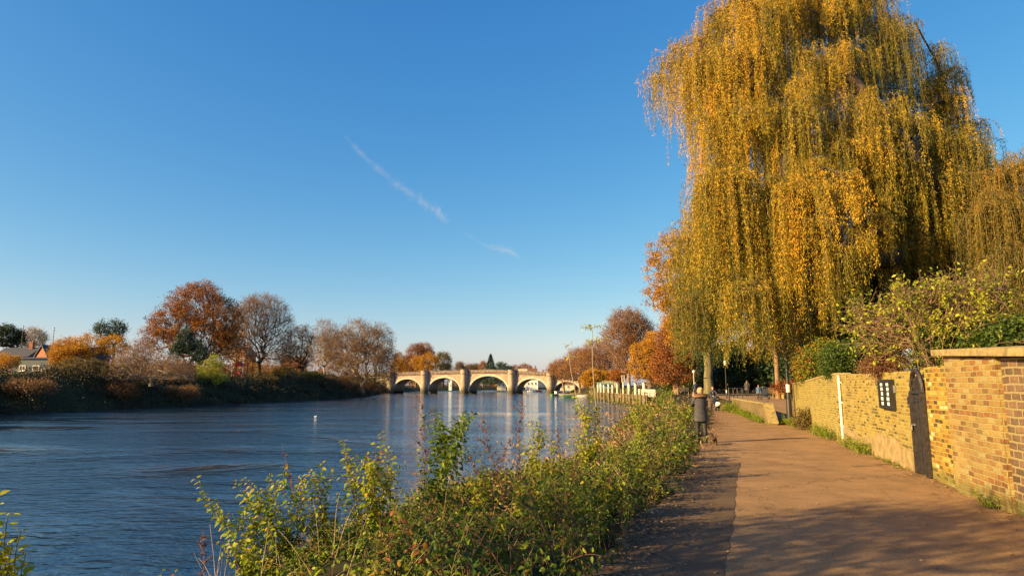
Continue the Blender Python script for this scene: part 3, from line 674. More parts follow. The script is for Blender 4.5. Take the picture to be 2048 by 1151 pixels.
def tree(name, label, cat, px, py, Y, blobs, leaf='orange', bark='grey', n=500, nleaf=5000, lsize=.3, tr=.35, zfork=None, z=None,
         seglen=None, twigs=0, twiglen=1.2, shell=.5, seed=1, sig=None, rmin=.015, group=None, droop=0, lw=.6, tonemu=.5, tonesd=.18, x=None, twr=.012, twbark=None, wb=None):
    if Y > 80 and nleaf: nleaf = int(nleaf * 1.9); lsize *= .7; sig = sig or lsize * 1.5
    r = np.random.default_rng(seed)
    b0 = atY(px, py, Y); bx = b0[0] if x is None else x
    z0 = float(height(bx, Y)) if z is None else z
    base = np.array([bx, Y, z0]); B = [px_blob(q, Y, base) for q in blobs] if wb is None else [(np.array(q[:3]) - base, np.array(q[3:6])) for q in wb]
    top = max((c[2] + q[2]) for c, q in B); ext = max(q[0] for c, q in B)
    zf = zfork if zfork is not None else top * .22
    P, par, rad, tips, dirn = skeleton(r, B, n, zf, tr, seglen or top * .06, shell)
    rad = np.maximum(rad, rmin)
    t = thing(name, label, cat, base, 0, group)
    i = np.arange(1, len(P)); big = rad[par[i]] > tr * .28
    V1 = tubes_np(P[par[i[big]]], P[i[big]], rad[par[i[big]]], rad[i[big]], 8)
    parts = [V1]; sm = i[~big]
    if len(sm): parts.append(tubes_np(P[par[sm]], P[sm], np.minimum(rad[par[sm]], rad[sm] * 1.6), rad[sm], 4))
    V, Fq = join_np(parts)
    trunk = npmesh('trunk', V, Fq, K[bark], t, smooth=True)
    cand = np.where(rad <= np.quantile(rad, .8))[0]; cand = cand[cand > 6]
    ntone = np.clip(r.normal(tonemu, tonesd * .7, len(P)), 0, 1)
    if twigs:
        a = np.repeat(cand, twigs); D = unit(dirn[a] * 1.0 + r.normal(size=(len(a), 3)) * .75 + np.array([0, 0, .25 - droop]))
        Lw = twiglen * r.uniform(.4, 1.1, len(a)); A = P[a]; Bm = A + D * (Lw * .55)[:, None]
        D2 = unit(D + r.normal(size=D.shape) * .3 + np.array([0, 0, -droop])); E = Bm + D2 * (Lw * .5)[:, None]
        D3 = unit(D + r.normal(size=D.shape) * .7); E2 = Bm + D3 * (Lw * .4)[:, None]
        o = np.full(len(a), twr)
        V, Fq = join_np([tubes_np(A, Bm, o * 1.3, o, 3), tubes_np(Bm, E, o, o * .6, 3), tubes_np(Bm, E2, o, o * .6, 3)])
        npmesh('twigs', V, Fq, K[twbark or bark], trunk)
        ends, etone = np.concatenate([Bm, E, E2]), np.tile(ntone[a], 3)
    else: ends, etone = P[cand], ntone[cand]
    if nleaf:
        s = sig if sig is not None else lsize * 1.6; q = r.integers(0, len(ends), nleaf)
        c = ends[q] + r.normal(size=(nleaf, 3)) * s * np.array([1, 1, .8])
        if droop: c[:, 2] -= np.abs(r.normal(size=nleaf)) * droop * 2
        D = unit(r.normal(size=(nleaf, 3)) + np.array([0, 0, -.3 - droop * 2])); Ls = lsize * r.uniform(.55, 1.25, nleaf)
        V, Ft = leaves_np(c, D, Ls, Ls * lw, r)
        tone = np.clip(etone[q] + r.normal(0, tonesd * .6, nleaf), 0, 1)
        npmesh('crown', V, Ft, L_[leaf], t, tone=np.repeat(tone, 2))
    return t
def bush(name, label, cat, px, Y, blobs, leaf='green', nleaf=4000, lsize=.1, n=140, bark='grey', seed=3, z=None, group=None, rmin=.006, **kw):
    return tree(name, label, cat, px, 800, Y, blobs, leaf=leaf, bark=bark, n=n, nleaf=nleaf, lsize=lsize, tr=kw.pop('tr', .06), zfork=kw.pop('zfork', .15), seed=seed, z=z, group=group, rmin=rmin, **kw)

# ---- far bank, from the left edge of the photograph to the bridge
tree('pine_tree', 'dark green rounded tree behind the brick houses', 'tree', 15, 745, 175, [(12, 672, 32, 22), (35, 684, 14, 16)], 'dark', 'dark', 260, 5200, .5, .35, seed=2)
tree('bare_tree', 'small pale bare tree rising behind the house roofs', 'tree', 66, 745, 185, [(66, 678, 24, 20)], 'brown', 'pale', 420, 500, .3, .28, twigs=3, twiglen=1.6, seed=5, twr=.02)
tree('shrub', 'little yellow tree in front of the long grey-blue building', 'tree', 14, 742, 105, [(16, 722, 20, 18), (0, 726, 16, 14)], 'gold', 'grey', 160, 2600, .25, .12, seed=6)
tree('maple_tree', 'low spreading golden-orange tree beside the gabled house', 'tree', 170, 748, 118, [(135, 702, 34, 28), (178, 692, 40, 24), (225, 690, 28, 20), (148, 720, 36, 22), (120, 715, 20, 22)], 'gold', 'grey', 420, 11000, .30, .25, seed=7, tonemu=.5, tonesd=.28)
tree('tree', 'sparse grey-green tree standing above the golden-orange tree', 'tree', 222, 745, 160, [(222, 655, 30, 17), (205, 662, 18, 12), (240, 663, 16, 12), (222, 680, 26, 14)], 'dark', 'dark', 260, 2600, .42, .3, seed=8, tonemu=.75)
tree('oak_tree', 'large rust-orange tree, tallest on the far bank', 'tree', 398, 757, 150, [(395, 612, 52, 42), (350, 650, 46, 42), (440, 645, 38, 50), (400, 585, 34, 20), (320, 672, 30, 30), (455, 690, 24, 34), (400, 680, 60, 40), (427, 600, 20, 24)], 'orange', 'dark', 1300, 26000, .42, .5, zfork=3.2, seed=9, tonemu=.45, tonesd=.28, twigs=1, twiglen=1.5)
tree('pine_tree', 'dark green ragged pine in front of the rust-orange tree', 'tree', 372, 757, 132, [(372, 685, 20, 22), (355, 700, 20, 14), (395, 706, 22, 14), (378, 668, 12, 12), (402, 690, 14, 10)], 'conifer', 'dark', 220, 5200, .35, .25, seed=10, tonemu=.3)
tree('bare_tree', 'russet half-bare tree between the rust-orange tree and the tall bare tree', 'tree', 470, 757, 172, [(470, 650, 26, 40), (465, 690, 26, 30)], 'redbrown', 'warm', 500, 2600, .3, .3, twigs=2, twiglen=1.8, seed=11)
tree('bare_tree', 'tall wide bare tree with a dark trunk beside the red playground tower', 'tree', 517, 757, 165, [(530, 635, 50, 44), (500, 640, 36, 48), (555, 660, 36, 38), (520, 610, 32, 24), (500, 695, 50, 34), (560, 700, 32, 24)], 'redbrown', 'dark', 1900, 3600, .26, .42, zfork=5, seed=12, twigs=4, twiglen=1.7, twr=.016, shell=.3, twbark='warm')
tree('bare_tree', 'slender dark bare tree with a leaning trunk', 'tree', 605, 757, 180, [(598, 690, 30, 36), (590, 715, 34, 26), (612, 668, 16, 18)], 'redbrown', 'dark', 700, 2200, .3, .3, seed=13, twigs=3, twiglen=1.7, twr=.02)
tree('bare_tree', 'narrow pale bare tree rising between the slender dark tree and the big brown tree', 'tree', 648, 757, 200, [(650, 668, 24, 28), (640, 700, 30, 30), (660, 690, 24, 34)], 'brown', 'pale', 800, 2600, .3, .3, seed=14, twigs=3, twiglen=1.9, twr=.018, twbark='warm')
tree('willow_tree', 'broad olive-brown tree with pale limbs at the water edge before the bridge', 'tree', 725, 762, 200, [(720, 675, 48, 34), (752, 690, 38, 40), (700, 700, 42, 38), (735, 725, 54, 36), (685, 735, 28, 26), (770, 730, 24, 34)], 'brown', 'pale', 1500, 19000, .38, .6, zfork=3, seed=15, twigs=2, twiglen=2.4, twr=.02, droop=.2, tonemu=.45, tonesd=.28, twbark='warm')
tree('willow_tree', 'small brown weeping shrub on the waterline left of the bridge', 'bush', 706, 785, 190, [(703, 762, 26, 26), (690, 772, 18, 14)], 'brown', 'warm', 300, 4200, .25, .12, seed=16, zfork=.5, tonemu=.6)
for i, (px, Y, bl, lf, lb) in enumerate([
    (555, 190, [(552, 722, 34, 26), (585, 728, 24, 20)], 'brown', 'low tawny tree filling the gap under the tall bare tree'),
    (640, 215, [(630, 728, 34, 26), (660, 724, 26, 24)], 'orange', 'low orange-brown tree behind the slender bare trees'),
    (680, 235, [(672, 712, 26, 30)], 'brown', 'tawny tree just left of the broad olive-brown tree'),
    (500, 195, [(495, 738, 30, 20), (525, 742, 26, 16)], 'gold', 'dull gold shrub beside the red playground tower'),
    (430, 128, [(420, 742, 24, 22), (432, 722, 14, 12), (405, 764, 24, 24), (440, 765, 20, 20)], 'shrub', 'olive-yellow bush on the edge of the far bank'),
    (150, 98, [(160, 735, 42, 24), (120, 742, 26, 18), (195, 744, 24, 22)], 'olive', 'dark rounded bush below the golden-orange tree'),
    (615, 175, [(610, 752, 40, 10)], 'green', 'low green shrub under the bare trees'),
    (760, 255, [(760, 760, 22, 14), (735, 765, 18, 10)], 'green', 'dark green bush against the end of the bridge'),
    (575, 178, [(570, 745, 24, 12)], 'olive', 'low olive shrub at the foot of the slender trees'),
    (285, 175, [(282, 700, 28, 26), (262, 712, 26, 24)], 'redbrown', 'reddish thicket tree behind the tangle of pale branches')]):
    tree('shrub', lb, 'bush', px, 780, Y, bl, lf, 'warm', 220, 3600, .30 if Y > 110 else .22, .14, zfork=.8, seed=30 + i, tonemu=(.35 if i in (5,) else .5), tonesd=.24)
# tangle of pale bare branches
tree('fallen_tree', 'tangle of pale bare branches sprawling over the far bank', 'tree', 300, 800, 103, [(262, 722, 40, 30), (330, 745, 56, 34), (300, 770, 60, 26), (240, 745, 34, 30), (370, 770, 34, 24), (290, 705, 36, 18)], 'brown', 'pale', 1300, 5000, .16, .26, zfork=.6, seed=50, twigs=3, twiglen=1.0, twr=.012, shell=.2, twbark='warm', tonemu=.35, z=float(height(-61.5, 103)) + .2)
# ---- behind the bridge
BT = [
 ('maple_tree', 'deep red conical tree behind the wooded end of the bridge', 'tree', 832, 340, [(832, 708, 20, 22), (840, 696, 12, 12), (826, 724, 22, 18)], 'rust', 700, 5200),
 ('maple_tree', 'dull maroon tree right behind the deep red one', 'tree', 853, 352, [(850, 700, 14, 16), (858, 712, 14, 16)], 'redbrown', 400, 2600),
 ('maple_tree', 'pinkish red tree at the wooded end of the bridge', 'tree', 800, 330, [(799, 718, 12, 14), (803, 730, 14, 12)], 'redbrown', 300, 2000),
 ('tree', 'round golden tree at the left end of the bridge parapet', 'tree', 800, 318, [(797, 732, 16, 15), (812, 738, 14, 12)], 'gold', 300, 3600),
 ('tree', 'large round golden tree in front of the deep red one', 'tree', 855, 318, [(858, 722, 20, 16), (836, 726, 16, 14), (850, 738, 24, 12)], 'gold', 420, 5200),
 ('tree', 'grey-green tree with a rounded top beyond the bridge', 'tree', 887, 330, [(886, 722, 17, 19), (890, 738, 16, 12)], 'olive', 420, 3600),
 ('bare_tree', 'thin bare tree left of the second pier lamp, beyond the bridge', 'tree', 920, 420, [(920, 736, 9, 10)], 'brown', 260, 350),
 ('bare_tree', 'wide bare brown tree beyond the bridge beside the second pier lamp', 'tree', 938, 430, [(940, 739, 14, 9)], 'brown', 300, 900),
 ('bare_tree', 'small grey bare tree beyond the bridge', 'tree', 953, 440, [(952, 738, 7, 9)], 'olive', 200, 400),
 ('tree', 'slim orange tree beside the pointed conifer', 'tree', 966, 400, [(966, 734, 7, 13)], 'orange', 160, 1300),
 ('cedar_tree', 'flat-branched dark cedar right of the pointed conifer', 'tree', 1005, 395, [(1003, 728, 12, 5), (1010, 735, 16, 5), (995, 740, 18, 6), (1018, 738, 9, 4)], 'conifer', 220, 3200),
 ('tree', 'brown tree beyond the bridge left of the cream building', 'tree', 1030, 430, [(1030, 739, 12, 10)], 'redbrown', 240, 1100),
 ('tree', 'brown tree beyond the bridge above the cream building', 'tree', 1052, 450, [(1050, 735, 14, 8)], 'redbrown', 240, 1200),
]
for i, (nm, lb, ct, px, Y, bl, lf, n_, nl) in enumerate(BT):
    tree(nm, lb, ct, px, 775, Y, bl, lf, 'grey', n_, nl, .62, .4, seed=60 + i, twigs=(3 if 'bare' in nm else 0), twiglen=2.4, twr=.04, z=1.2, tonesd=.22)
def conifer(name, label, px, Y, ptop, pbot, halfw, seed=0, z=1.2):
    r = np.random.default_rng(seed); b0 = atY(px, 770, Y); base = np.array([b0[0], Y, z]); t = thing(name, label, 'tree', base)
    zt = atY(px, ptop, Y)[2] - z; wd = halfw * Y / F
    MB().tube([(0, 0, -.5), (0, 0, zt * .5), (0, 0, zt)], [.5, .3, .03], 8).build('trunk', K['dark'], t)
    n = 9000; u = r.random(n) ** .7; h = zt * (1 - u * .93); rad = wd * u * (.62 + .38 * np.sin(h * 3.1) ** 2) * r.uniform(.35, 1.05, n)
    a = r.random(n) * 2 * math.pi; P = np.stack([rad * np.cos(a), rad * np.sin(a), h], 1)
    D = unit(np.stack([np.cos(a), np.sin(a), np.full(n, -.25)], 1) + r.normal(size=(n, 3)) * .4); Ls = r.uniform(.4, .8, n)
    V, Ft = leaves_np(P, D, Ls, Ls * .4, r); npmesh('crown', V, Ft, L_['conifer'], t, tone=np.repeat(np.clip(r.normal(.5, .25, n), 0, 1), 2))
conifer('conifer_tree', 'pointed dark green conifer rising behind the highest arch', 981, 385, 707, 770, 26, 90)
# ---- right bank
RT = [
 ('plane_tree', 'farthest brown tree of the right bank, at the end of the bridge', 1128, 275, [(1125, 738, 26, 16), (1112, 746, 18, 10)], 'redbrown', 700, 3200, 2, .6),
 ('plane_tree', 'tawny brown tree behind the last arch, second from the bridge', 1160, 245, [(1158, 722, 28, 22), (1150, 745, 34, 16)], 'redbrown', 900, 4200, 2, .6),
 ('plane_tree', 'russet rounded tree above the blue and white kiosk', 1200, 215, [(1195, 705, 30, 22), (1185, 728, 40, 24), (1215, 735, 34, 26)], 'redbrown', 1200, 6500, 2, .62),
 ('willow_tree', 'golden weeping tree at the near end of the bridge', 1190, 205, [(1188, 752, 22, 14), (1175, 758, 14, 14), (1212, 750, 18, 10)], 'gold', 320, 4200, 0, .5),
 ('maple_tree', 'small flame-red tree behind the tall white jetty post', 1238, 190, [(1237, 750, 15, 12)], 'rust', 200, 2600, 0, .7),
 ('plane_tree', 'tall half-bare brown tree standing against the sky on the right bank', 1258, 165, [(1255, 655, 38, 34), (1240, 680, 34, 34), (1278, 672, 28, 34), (1262, 715, 36, 34)], 'redbrown', 1500, 5200, 3, .5),
 ('tree', 'bright yellow tree beside the white railing of the jetty', 1300, 128, [(1290, 705, 28, 24), (1310, 690, 24, 30), (1282, 732, 24, 26), (1312, 740, 30, 26)], 'gold', 700, 9500, 0, .5),
 ('beech_tree', 'rust-red tree with drooping branches at the bank edge', 1352, 92, [(1352, 690, 34, 44), (1345, 735, 38, 34), (1368, 660, 26, 30), (1330, 760, 26, 16)], 'rust', 800, 12000, 1, .5),
]
for i, (nm, lb, px, Y, bl, lf, n_, nl, tw, tm) in enumerate(RT):
    tree(nm, lb, 'tree', px, 775, Y, bl, lf, 'warm' if tw else 'grey', n_, int(nl * 1.3), .3 if Y < 150 else .42, .45, seed=80 + i, twigs=tw, twiglen=2.2 if Y > 120 else 1.2, twr=.025, tonemu=tm, tonesd=.24)
tree('plane_tree', 'tall orange plane tree with a pale trunk behind the willow', 'tree', 1418, 787, 85, [(1335, 505, 44, 34), (1370, 560, 62, 60), (1325, 590, 38, 34), (1400, 620, 80, 60), (1460, 560, 80, 80), (1350, 480, 30, 22), (1380, 660, 60, 40), (1310, 540, 22, 26)], 'amber', 'plane', 1500, 30000, .3, .55, zfork=5.2, seed=101, tonemu=.85, tonesd=.28)
tree('tree', 'slim tree with a pale lit trunk behind the low garden wall', 'tree', 1556, 783, 58, [(1556, 650, 60, 50), (1590, 690, 40, 30)], 'olive', 'warm', 300, 3500, .2, .2, zfork=4, seed=102)
for i, (px, Y, bl, lf, lb, n_) in enumerate([
    (1500, 98, [(1470, 745, 44, 34), (1520, 738, 50, 40), (1430, 755, 34, 24), (1570, 735, 50, 44), (1500, 765, 80, 14)], 'dark', 'long dark evergreen hedge behind the people under the willow', 40000),
    (1425, 112, [(1425, 728, 44, 40), (1395, 745, 40, 30), (1460, 720, 40, 40), (1500, 715, 50, 40)], 'dark', 'dark evergreen trees behind the hanging willow fringe and the plane trunk', 26000),
    (1398, 100, [(1385, 764, 36, 14), (1350, 772, 30, 10)], 'green', 'clipped green hedge near the path lamp', 6000),
    (1580, 52, [(1562, 776, 14, 9), (1580, 772, 18, 10), (1600, 770, 14, 12)], 'rust', 'orange-red hedge above the low pale wall', 3000),
    (1620, 62, [(1610, 735, 50, 40), (1660, 700, 60, 60), (1580, 750, 30, 24)], 'dark', 'dark evergreen mass behind the lower willow fringe', 14000)]):
    bush('hedge', lb, 'hedge', px, Y, bl, lf, n_, .42 if Y > 60 else .13, seed=120 + i, tr=.2)
# hedges and shrubs behind the brick wall
def wallbush(name, label, px, Y, blobs, leaf, nl, ls, seed, **kw): return bush(name, label, 'hedge' if name == 'hedge' else 'bush', px, Y, blobs, leaf, nl, ls, seed=seed, z=.0, zfork=.4, **kw)
wallbush('hedge', 'yellow-green ivy hedge on top of the wall behind the lamp post', 1625, 27, [(1625, 725, 30, 32), (1650, 712, 36, 30), (1612, 745, 20, 22)], 'bramble', 15000, .085, 131, n=260, tonemu=.72, tonesd=.22)
wallbush('hedge', 'dense dark green hedge above the middle of the brick wall', 1705, 21.5, [(1690, 722, 44, 34), (1735, 720, 40, 34), (1670, 735, 26, 22), (1770, 730, 30, 26)], 'green', 26000, .075, 132, n=320, tonemu=.55)
wallbush('bush', 'dry brown brushwood heaped on the wall beside the arched door', 1785, 15.5, [(1775, 732, 32, 16), (1755, 738, 20, 10)], 'dry', 3000, .05, 133, n=500, bark='redstem', twigs=3, twiglen=.3, twr=.004, tonemu=.3)
wallbush('bush', 'glossy dark green bush between the arched door and the stone-capped pier', 1890, 14.2, [(1890, 715, 40, 28), (1870, 690, 26, 26), (1925, 700, 30, 30), (1850, 735, 24, 12)], 'green', 9000, .09, 134, n=200, tonemu=.5)
wallbush('hedge', 'green bushy hedge rising behind the stone coping', 2000, 13.5, [(1985, 690, 50, 28), (2040, 680, 50, 34), (2090, 690, 60, 40)], 'green', 12000, .10, 135, n=240, tonemu=.6)
# dark evergreens filling the right edge
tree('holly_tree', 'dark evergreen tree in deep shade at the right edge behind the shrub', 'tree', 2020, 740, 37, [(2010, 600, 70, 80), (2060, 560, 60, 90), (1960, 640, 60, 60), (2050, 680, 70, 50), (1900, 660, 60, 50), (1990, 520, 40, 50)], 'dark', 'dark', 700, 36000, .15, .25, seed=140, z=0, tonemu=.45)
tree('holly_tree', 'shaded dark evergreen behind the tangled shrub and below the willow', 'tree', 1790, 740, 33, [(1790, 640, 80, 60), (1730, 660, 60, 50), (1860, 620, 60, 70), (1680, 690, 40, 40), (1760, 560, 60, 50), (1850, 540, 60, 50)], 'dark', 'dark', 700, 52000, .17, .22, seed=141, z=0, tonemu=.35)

# ================================================================== the great willow
def mops_mesh(r, mops, base, zmin_fn, dens=1.0, lsize=.13, tone_fn=None):
    """each mop: centre, radius, drop, number of strands; strands arch out from the centre and hang"""
    cen, R_, Lh, ph, h0, tn, sw = [], [], [], [], [], [], []
    for (c, rad, drop, n, t0) in mops:
        n = int(n * dens); cen.append(np.tile(c, (n, 1)) + r.normal(size=(n, 3)) * rad * np.array([.22, .22, .26])); R_.append(rad * np.sqrt(r.uniform(.02, 1, n))); Lh.append(drop * r.uniform(.3, 1.1, n))
        ph.append(r.uniform(0, 2 * math.pi, n)); h0.append(rad * r.uniform(.1, .5, n)); tn.append(t0 + r.normal(0, .09) + r.normal(0, .17, n)); sw.append(r.normal(0, .12, (n, 2)))
    cen = np.concatenate(cen); R_ = np.concatenate(R_); Lh = np.concatenate(Lh); ph = np.concatenate(ph); h0 = np.concatenate(h0); tn = np.concatenate(tn); sw = np.concatenate(sw)
    zm = zmin_fn(cen[:, 0] + R_ * np.cos(ph), cen[:, 1] + R_ * np.sin(ph)) + r.uniform(0, 1.1, len(Lh)) ** 2
    Lh = np.clip(np.minimum(Lh, cen[:, 2] + base[2] - zm), .25, None)
    def pos(i, t):
        s = np.clip(t / .3, 0, 1); q = np.sin(s * math.pi / 2); d = np.clip((t - .18) / .82, 0, 1)
        rr = R_[i] * (q + .10 * d); z = h0[i] * np.sin(s * math.pi * .75) - Lh[i] * d ** 1.15 - .12 * R_[i] * s
        wob = np.sin(d * 5 + ph[i] * 7) * .07 * d
        return cen[i] + np.stack([rr * np.cos(ph[i]) + sw[i, 0] * d + wob, rr * np.sin(ph[i]) + sw[i, 1] * d, z], -1)
    n = len(R_); ks = np.linspace(0, 1, 8); parts = []
    for a, b in zip(ks[:-1], ks[1:]):
        i = np.arange(n); parts.append(tubes_np(pos(i, np.full(n, a)), pos(i, np.full(n, b)), np.full(n, .012 * (1.15 - a)), np.full(n, .012 * (1.15 - b)), 3))
    SV, SF = join_np(parts)
    cnt = np.clip(((Lh + R_) / .029).astype(int), 8, 300); i = np.repeat(np.arange(n), cnt); t = r.random(len(i)) ** .85 * .93 + .07
    P = pos(i, t) + r.normal(size=(len(i), 3)) * .06; T = unit(pos(i, np.minimum(t + .02, 1.02)) - pos(i, t))
    D = unit(T * .75 + r.normal(size=T.shape) * .5 + np.array([0, 0, -.4])); Ls = lsize * r.uniform(.55, 1.2, len(i))
    V, Ft = leaves_np(P, D, Ls, Ls * .22, r, fold=.15)
    tone = tn[i] + r.normal(0, .13, len(i)) - .0 * t
    if tone_fn is not None: tone = tone + tone_fn(P + base)
    return SV, SF, V, Ft, np.clip(tone, 0, 1)
def willow(label, px, Y, mopspec, seed, trunk_r=.75, zmin=2.4, leaf='willow', dens=1.0, limbs=None, tone_fn=None):
    r = np.random.default_rng(seed); b0 = atY(px, 770, Y); base = np.array([b0[0], Y, 0.0]); t = thing('weeping_willow', label, 'tree', base)
    mops = []
    for (mx, my, rp, dp, cnt, dy, t0) in mopspec:
        c = atY(mx, my, Y + dy) - base; k = (Y + dy) / F; mops.append((c, rp * k, dp * k, cnt, t0))
    T = np.array([m[0] for m in mops]); fork = np.array([0, 0, 3.2])
    # limbs: rising from the fork to each mop
    P = [np.array([0, 0, -.4]), np.array([.1, 0, 1.2]), np.array([0, .1, 2.4]), fork]; par = [-1, 0, 1, 2]; dr = [np.array([0, 0, 1.])] * 4
    for q in T[np.argsort(np.linalg.norm(T - fork, axis=1))]:
        A = np.array(P[3:]); Dm = np.array(dr[3:]); dv = q - A; di = np.linalg.norm(dv, axis=1); al = (dv * Dm).sum(1) / di
        j = int(np.argmin(di * (1.5 - .6 * al) + .25 * np.linalg.norm(A - fork, axis=1))) + 3; L = di[j - 3]; j0 = P[j]; d0 = (dr[j] + np.array([0, 0, .5])) * L * .4
        m = max(2, int(L / 1.1))
        for k in range(1, m + 1):
            s = k / m; pnt = j0 * (1 - s) ** 2 + 2 * s * (1 - s) * (j0 + d0) + s * s * q + (r.normal(size=3) * .09 if k < m else 0)
            P.append(pnt); dr.append(unit(pnt - P[j])); par.append(j); j = len(P) - 1
    P = np.array(P); par = np.array(par); ch = np.zeros(len(P)); w_ = np.zeros(len(P))
    for i in range(len(P) - 1, 0, -1): ch[par[i]] += 1
    w_[ch == 0] = 1
    for i in range(len(P) - 1, 0, -1): w_[par[i]] += w_[i]
    rad = np.maximum(trunk_r * (w_ / w_[0]) ** .58, .025); rad[0] *= 1.4; i = np.arange(1, len(P))
    V, Fq = tubes_np(P[par[i]], P[i], rad[par[i]], rad[i], 8); npmesh('trunk', V, Fq, K['dark'], t, smooth=True)
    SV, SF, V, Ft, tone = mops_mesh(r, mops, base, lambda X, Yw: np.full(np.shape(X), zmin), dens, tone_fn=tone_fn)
    cr = npmesh('crown', V, Ft, L_[leaf], t, tone=np.repeat(tone, 2)); npmesh('hanging_shoots', SV, SF, K['twig'], cr)
    return t
# (px, py, radius px, drop px, strands, depth offset, tone)
W1 = []
rw = random.Random(5)
def band(pts, **k):
    for p in pts: W1.append(p)
hand = [
 # top dome
 (1430, 25, 48, 170, 90, -1, .62), (1500, 5, 55, 190, 100, 0, .62), (1580, -20, 60, 200, 100, 0, .60), (1660, -15, 60, 200, 100, 0, .56), (1735, 20, 50, 190, 90, 0, .50),
 (1550, -70, 60, 200, 90, 1, .6), (1640, -80, 60, 200, 90, 1, .6), (1470, -40, 50, 170, 70, 1, .6), (1720, -45, 45, 170, 60, 1, .55), (1810, 75, 42, 150, 60, 0, .45), (1845, 45, 16, 60, 10, -1, .8),
 # left shoulder, drooping outwards
 (1345, 135, 48, 150, 80, -1, .6), (1322, 165, 36, 110, 36, 0, .66), (1385, 150, 50, 210, 90, -3, .60), (1370, 95, 40, 150, 46, 1, .62), (1410, 90, 42, 180, 60, -2, .62), (1362, 215, 26, 150, 26, -1, .6), (1395, 350, 34, 100, 30, -2, .7), (1372, 330, 14, 90, 8, -1, .8),
 # upper middle
 (1450, 130, 55, 230, 120, -4, .62), (1530, 110, 58, 240, 130, -4, .52), (1610, 100, 60, 220, 120, -4, .48), (1690, 110, 58, 220, 120, -4, .50), (1765, 130, 55, 210, 110, -3, .45), (1840, 160, 50, 200, 100, -1, .42), (1890, 190, 38, 170, 60, 0, .45), (1903, 165, 24, 130, 20, -1, .75),
 # middle
 (1440, 270, 52, 260, 120, -5, .50), (1510, 260, 58, 260, 130, -5.5, .45), (1590, 255, 60, 250, 130, -6, .50), (1670, 250, 58, 250, 120, -5, .50), (1745, 235, 62, 260, 130, -6, .48), (1820, 270, 60, 260, 130, -5, .46), (1890, 290, 58, 260, 120, -4, .55), (1935, 310, 40, 220, 60, -1, .5), (1975, 300, 34, 80, 12, 1, .6), (1868, 110, 34, 120, 50, 0, .5), (1893, 150, 34, 130, 60, 0, .5), (1912, 200, 32, 130, 60, -1, .55), (1938, 255, 36, 130, 60, -1, .5), (1560, 10, 60, 180, 110, -1, .5), (1610, 20, 60, 180, 110, -1, .5), (1990, 330, 40, 120, 50, -1, .5), (1780, 60, 40, 140, 60, 0, .5),
 # lower left cascade
 (1410, 420, 60, 260, 150, -7, .62), (1470, 400, 65, 300, 170, -8, .60), (1540, 405, 65, 310, 180, -8.5, .58), (1600, 420, 60, 290, 150, -8, .56), (1440, 460, 62, 270, 150, -5, .60), (1390, 480, 50, 260, 110, -6, .52), (1520, 480, 55, 270, 120, -5, .60), (1370, 530, 34, 200, 60, -6, .46),
 (1650, 450, 50, 260, 100, -6, .42), (1600, 520, 50, 220, 90, -8, .50), (1560, 560, 50, 190, 90, -9, .50), (1480, 560, 55, 190, 90, -9, .48), (1420, 580, 48, 170, 70, -8, .42), (1390, 610, 34, 130, 40, -7, .35), (1630, 580, 40, 170, 60, -8, .40),
 # lower right cascade
 (1720, 380, 55, 230, 110, -6, .45), (1790, 370, 60, 260, 130, -6, .50), (1860, 390, 60, 240, 120, -6, .48), (1925, 420, 60, 240, 110, -5, .50), (1760, 460, 50, 170, 80, -5, .40), (1840, 480, 50, 170, 80, -5, .42), (1980, 430, 45, 210, 70, -4, .45),
 # back side of the crown, seen through the gaps
 (1500, 200, 90, 300, 90, 5, .4), (1620, 180, 90, 300, 90, 6, .4), (1740, 220, 90, 300, 90, 5, .4), (1850, 300, 80, 300, 80, 5, .4), (1450, 380, 80, 300, 80, 4, .4), (1560, 380, 70, 300, 60, 5, .4),
]
for p in hand:
    q = list(p)
    if q[1] < 280: q[0] = 1620 + (q[0] - 1620) * .96
    q[0] += rw.uniform(-16, 16) + (20 if q[0] < 1420 and 300 < q[1] < 560 else 0); q[1] += rw.uniform(-48, 36) if p[2] > 40 else 0; q[2] *= rw.uniform(.8, 1.15); q[5] += rw.uniform(-1, 1); q[6] += rw.uniform(-.1, .1); W1.append(tuple(q))
def side(y, k): return np.interp(y, [-60, 20, 100, 170, 240, 330, 430, 520, 600, 680], [[1450, 1415, 1375, 1345, 1370, 1385, 1385, 1360, 1365, 1375], [1700, 1760, 1815, 1865, 1905, 1960, 1990, 1900, 1700, 1660]][k])
for _ in range(120):
    y = rw.uniform(-50, 560); a_, c_ = side(y, 0) + 25, side(y, 1) - 25; x_m = rw.uniform(a_, c_); f_ = abs((x_m - (a_ + c_) / 2) / ((c_ - a_) / 2))
    dep = (4 + 5.5 * smooth((y + 50) / 450)) * math.sqrt(max(0, 1 - f_ * f_))
    W1.append((x_m, y, rw.uniform(14, 34), rw.uniform(60, 170), rw.randint(22, 46), -dep + rw.uniform(-.6, 2), rw.uniform(.35, .75)))
def tf(Pw): # greener towards the lowest shoots, darker olive towards the right of the crown
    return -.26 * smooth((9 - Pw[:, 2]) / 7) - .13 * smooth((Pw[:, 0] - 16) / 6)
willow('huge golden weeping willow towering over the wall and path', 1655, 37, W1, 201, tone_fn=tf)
W2 = [(1990, 370, 60, 200, 110, 0, .5), (2050, 350, 60, 230, 120, 0, .55), (2110, 340, 70, 260, 120, 0, .5), (2010, 420, 55, 210, 100, -2, .4), (2070, 430, 60, 220, 110, -2, .4), (1960, 440, 45, 160, 70, -1, .3), (2140, 450, 70, 240, 100, -2, .4), (2030, 520, 50, 180, 80, -3, .35), (2090, 540, 50, 200, 80, -3, .35)]
willow('darker willow half cut off by the right edge, behind the great golden one', 2080, 30, W2, 202, trunk_r=.5, leaf='willow_dim', dens=1.7)

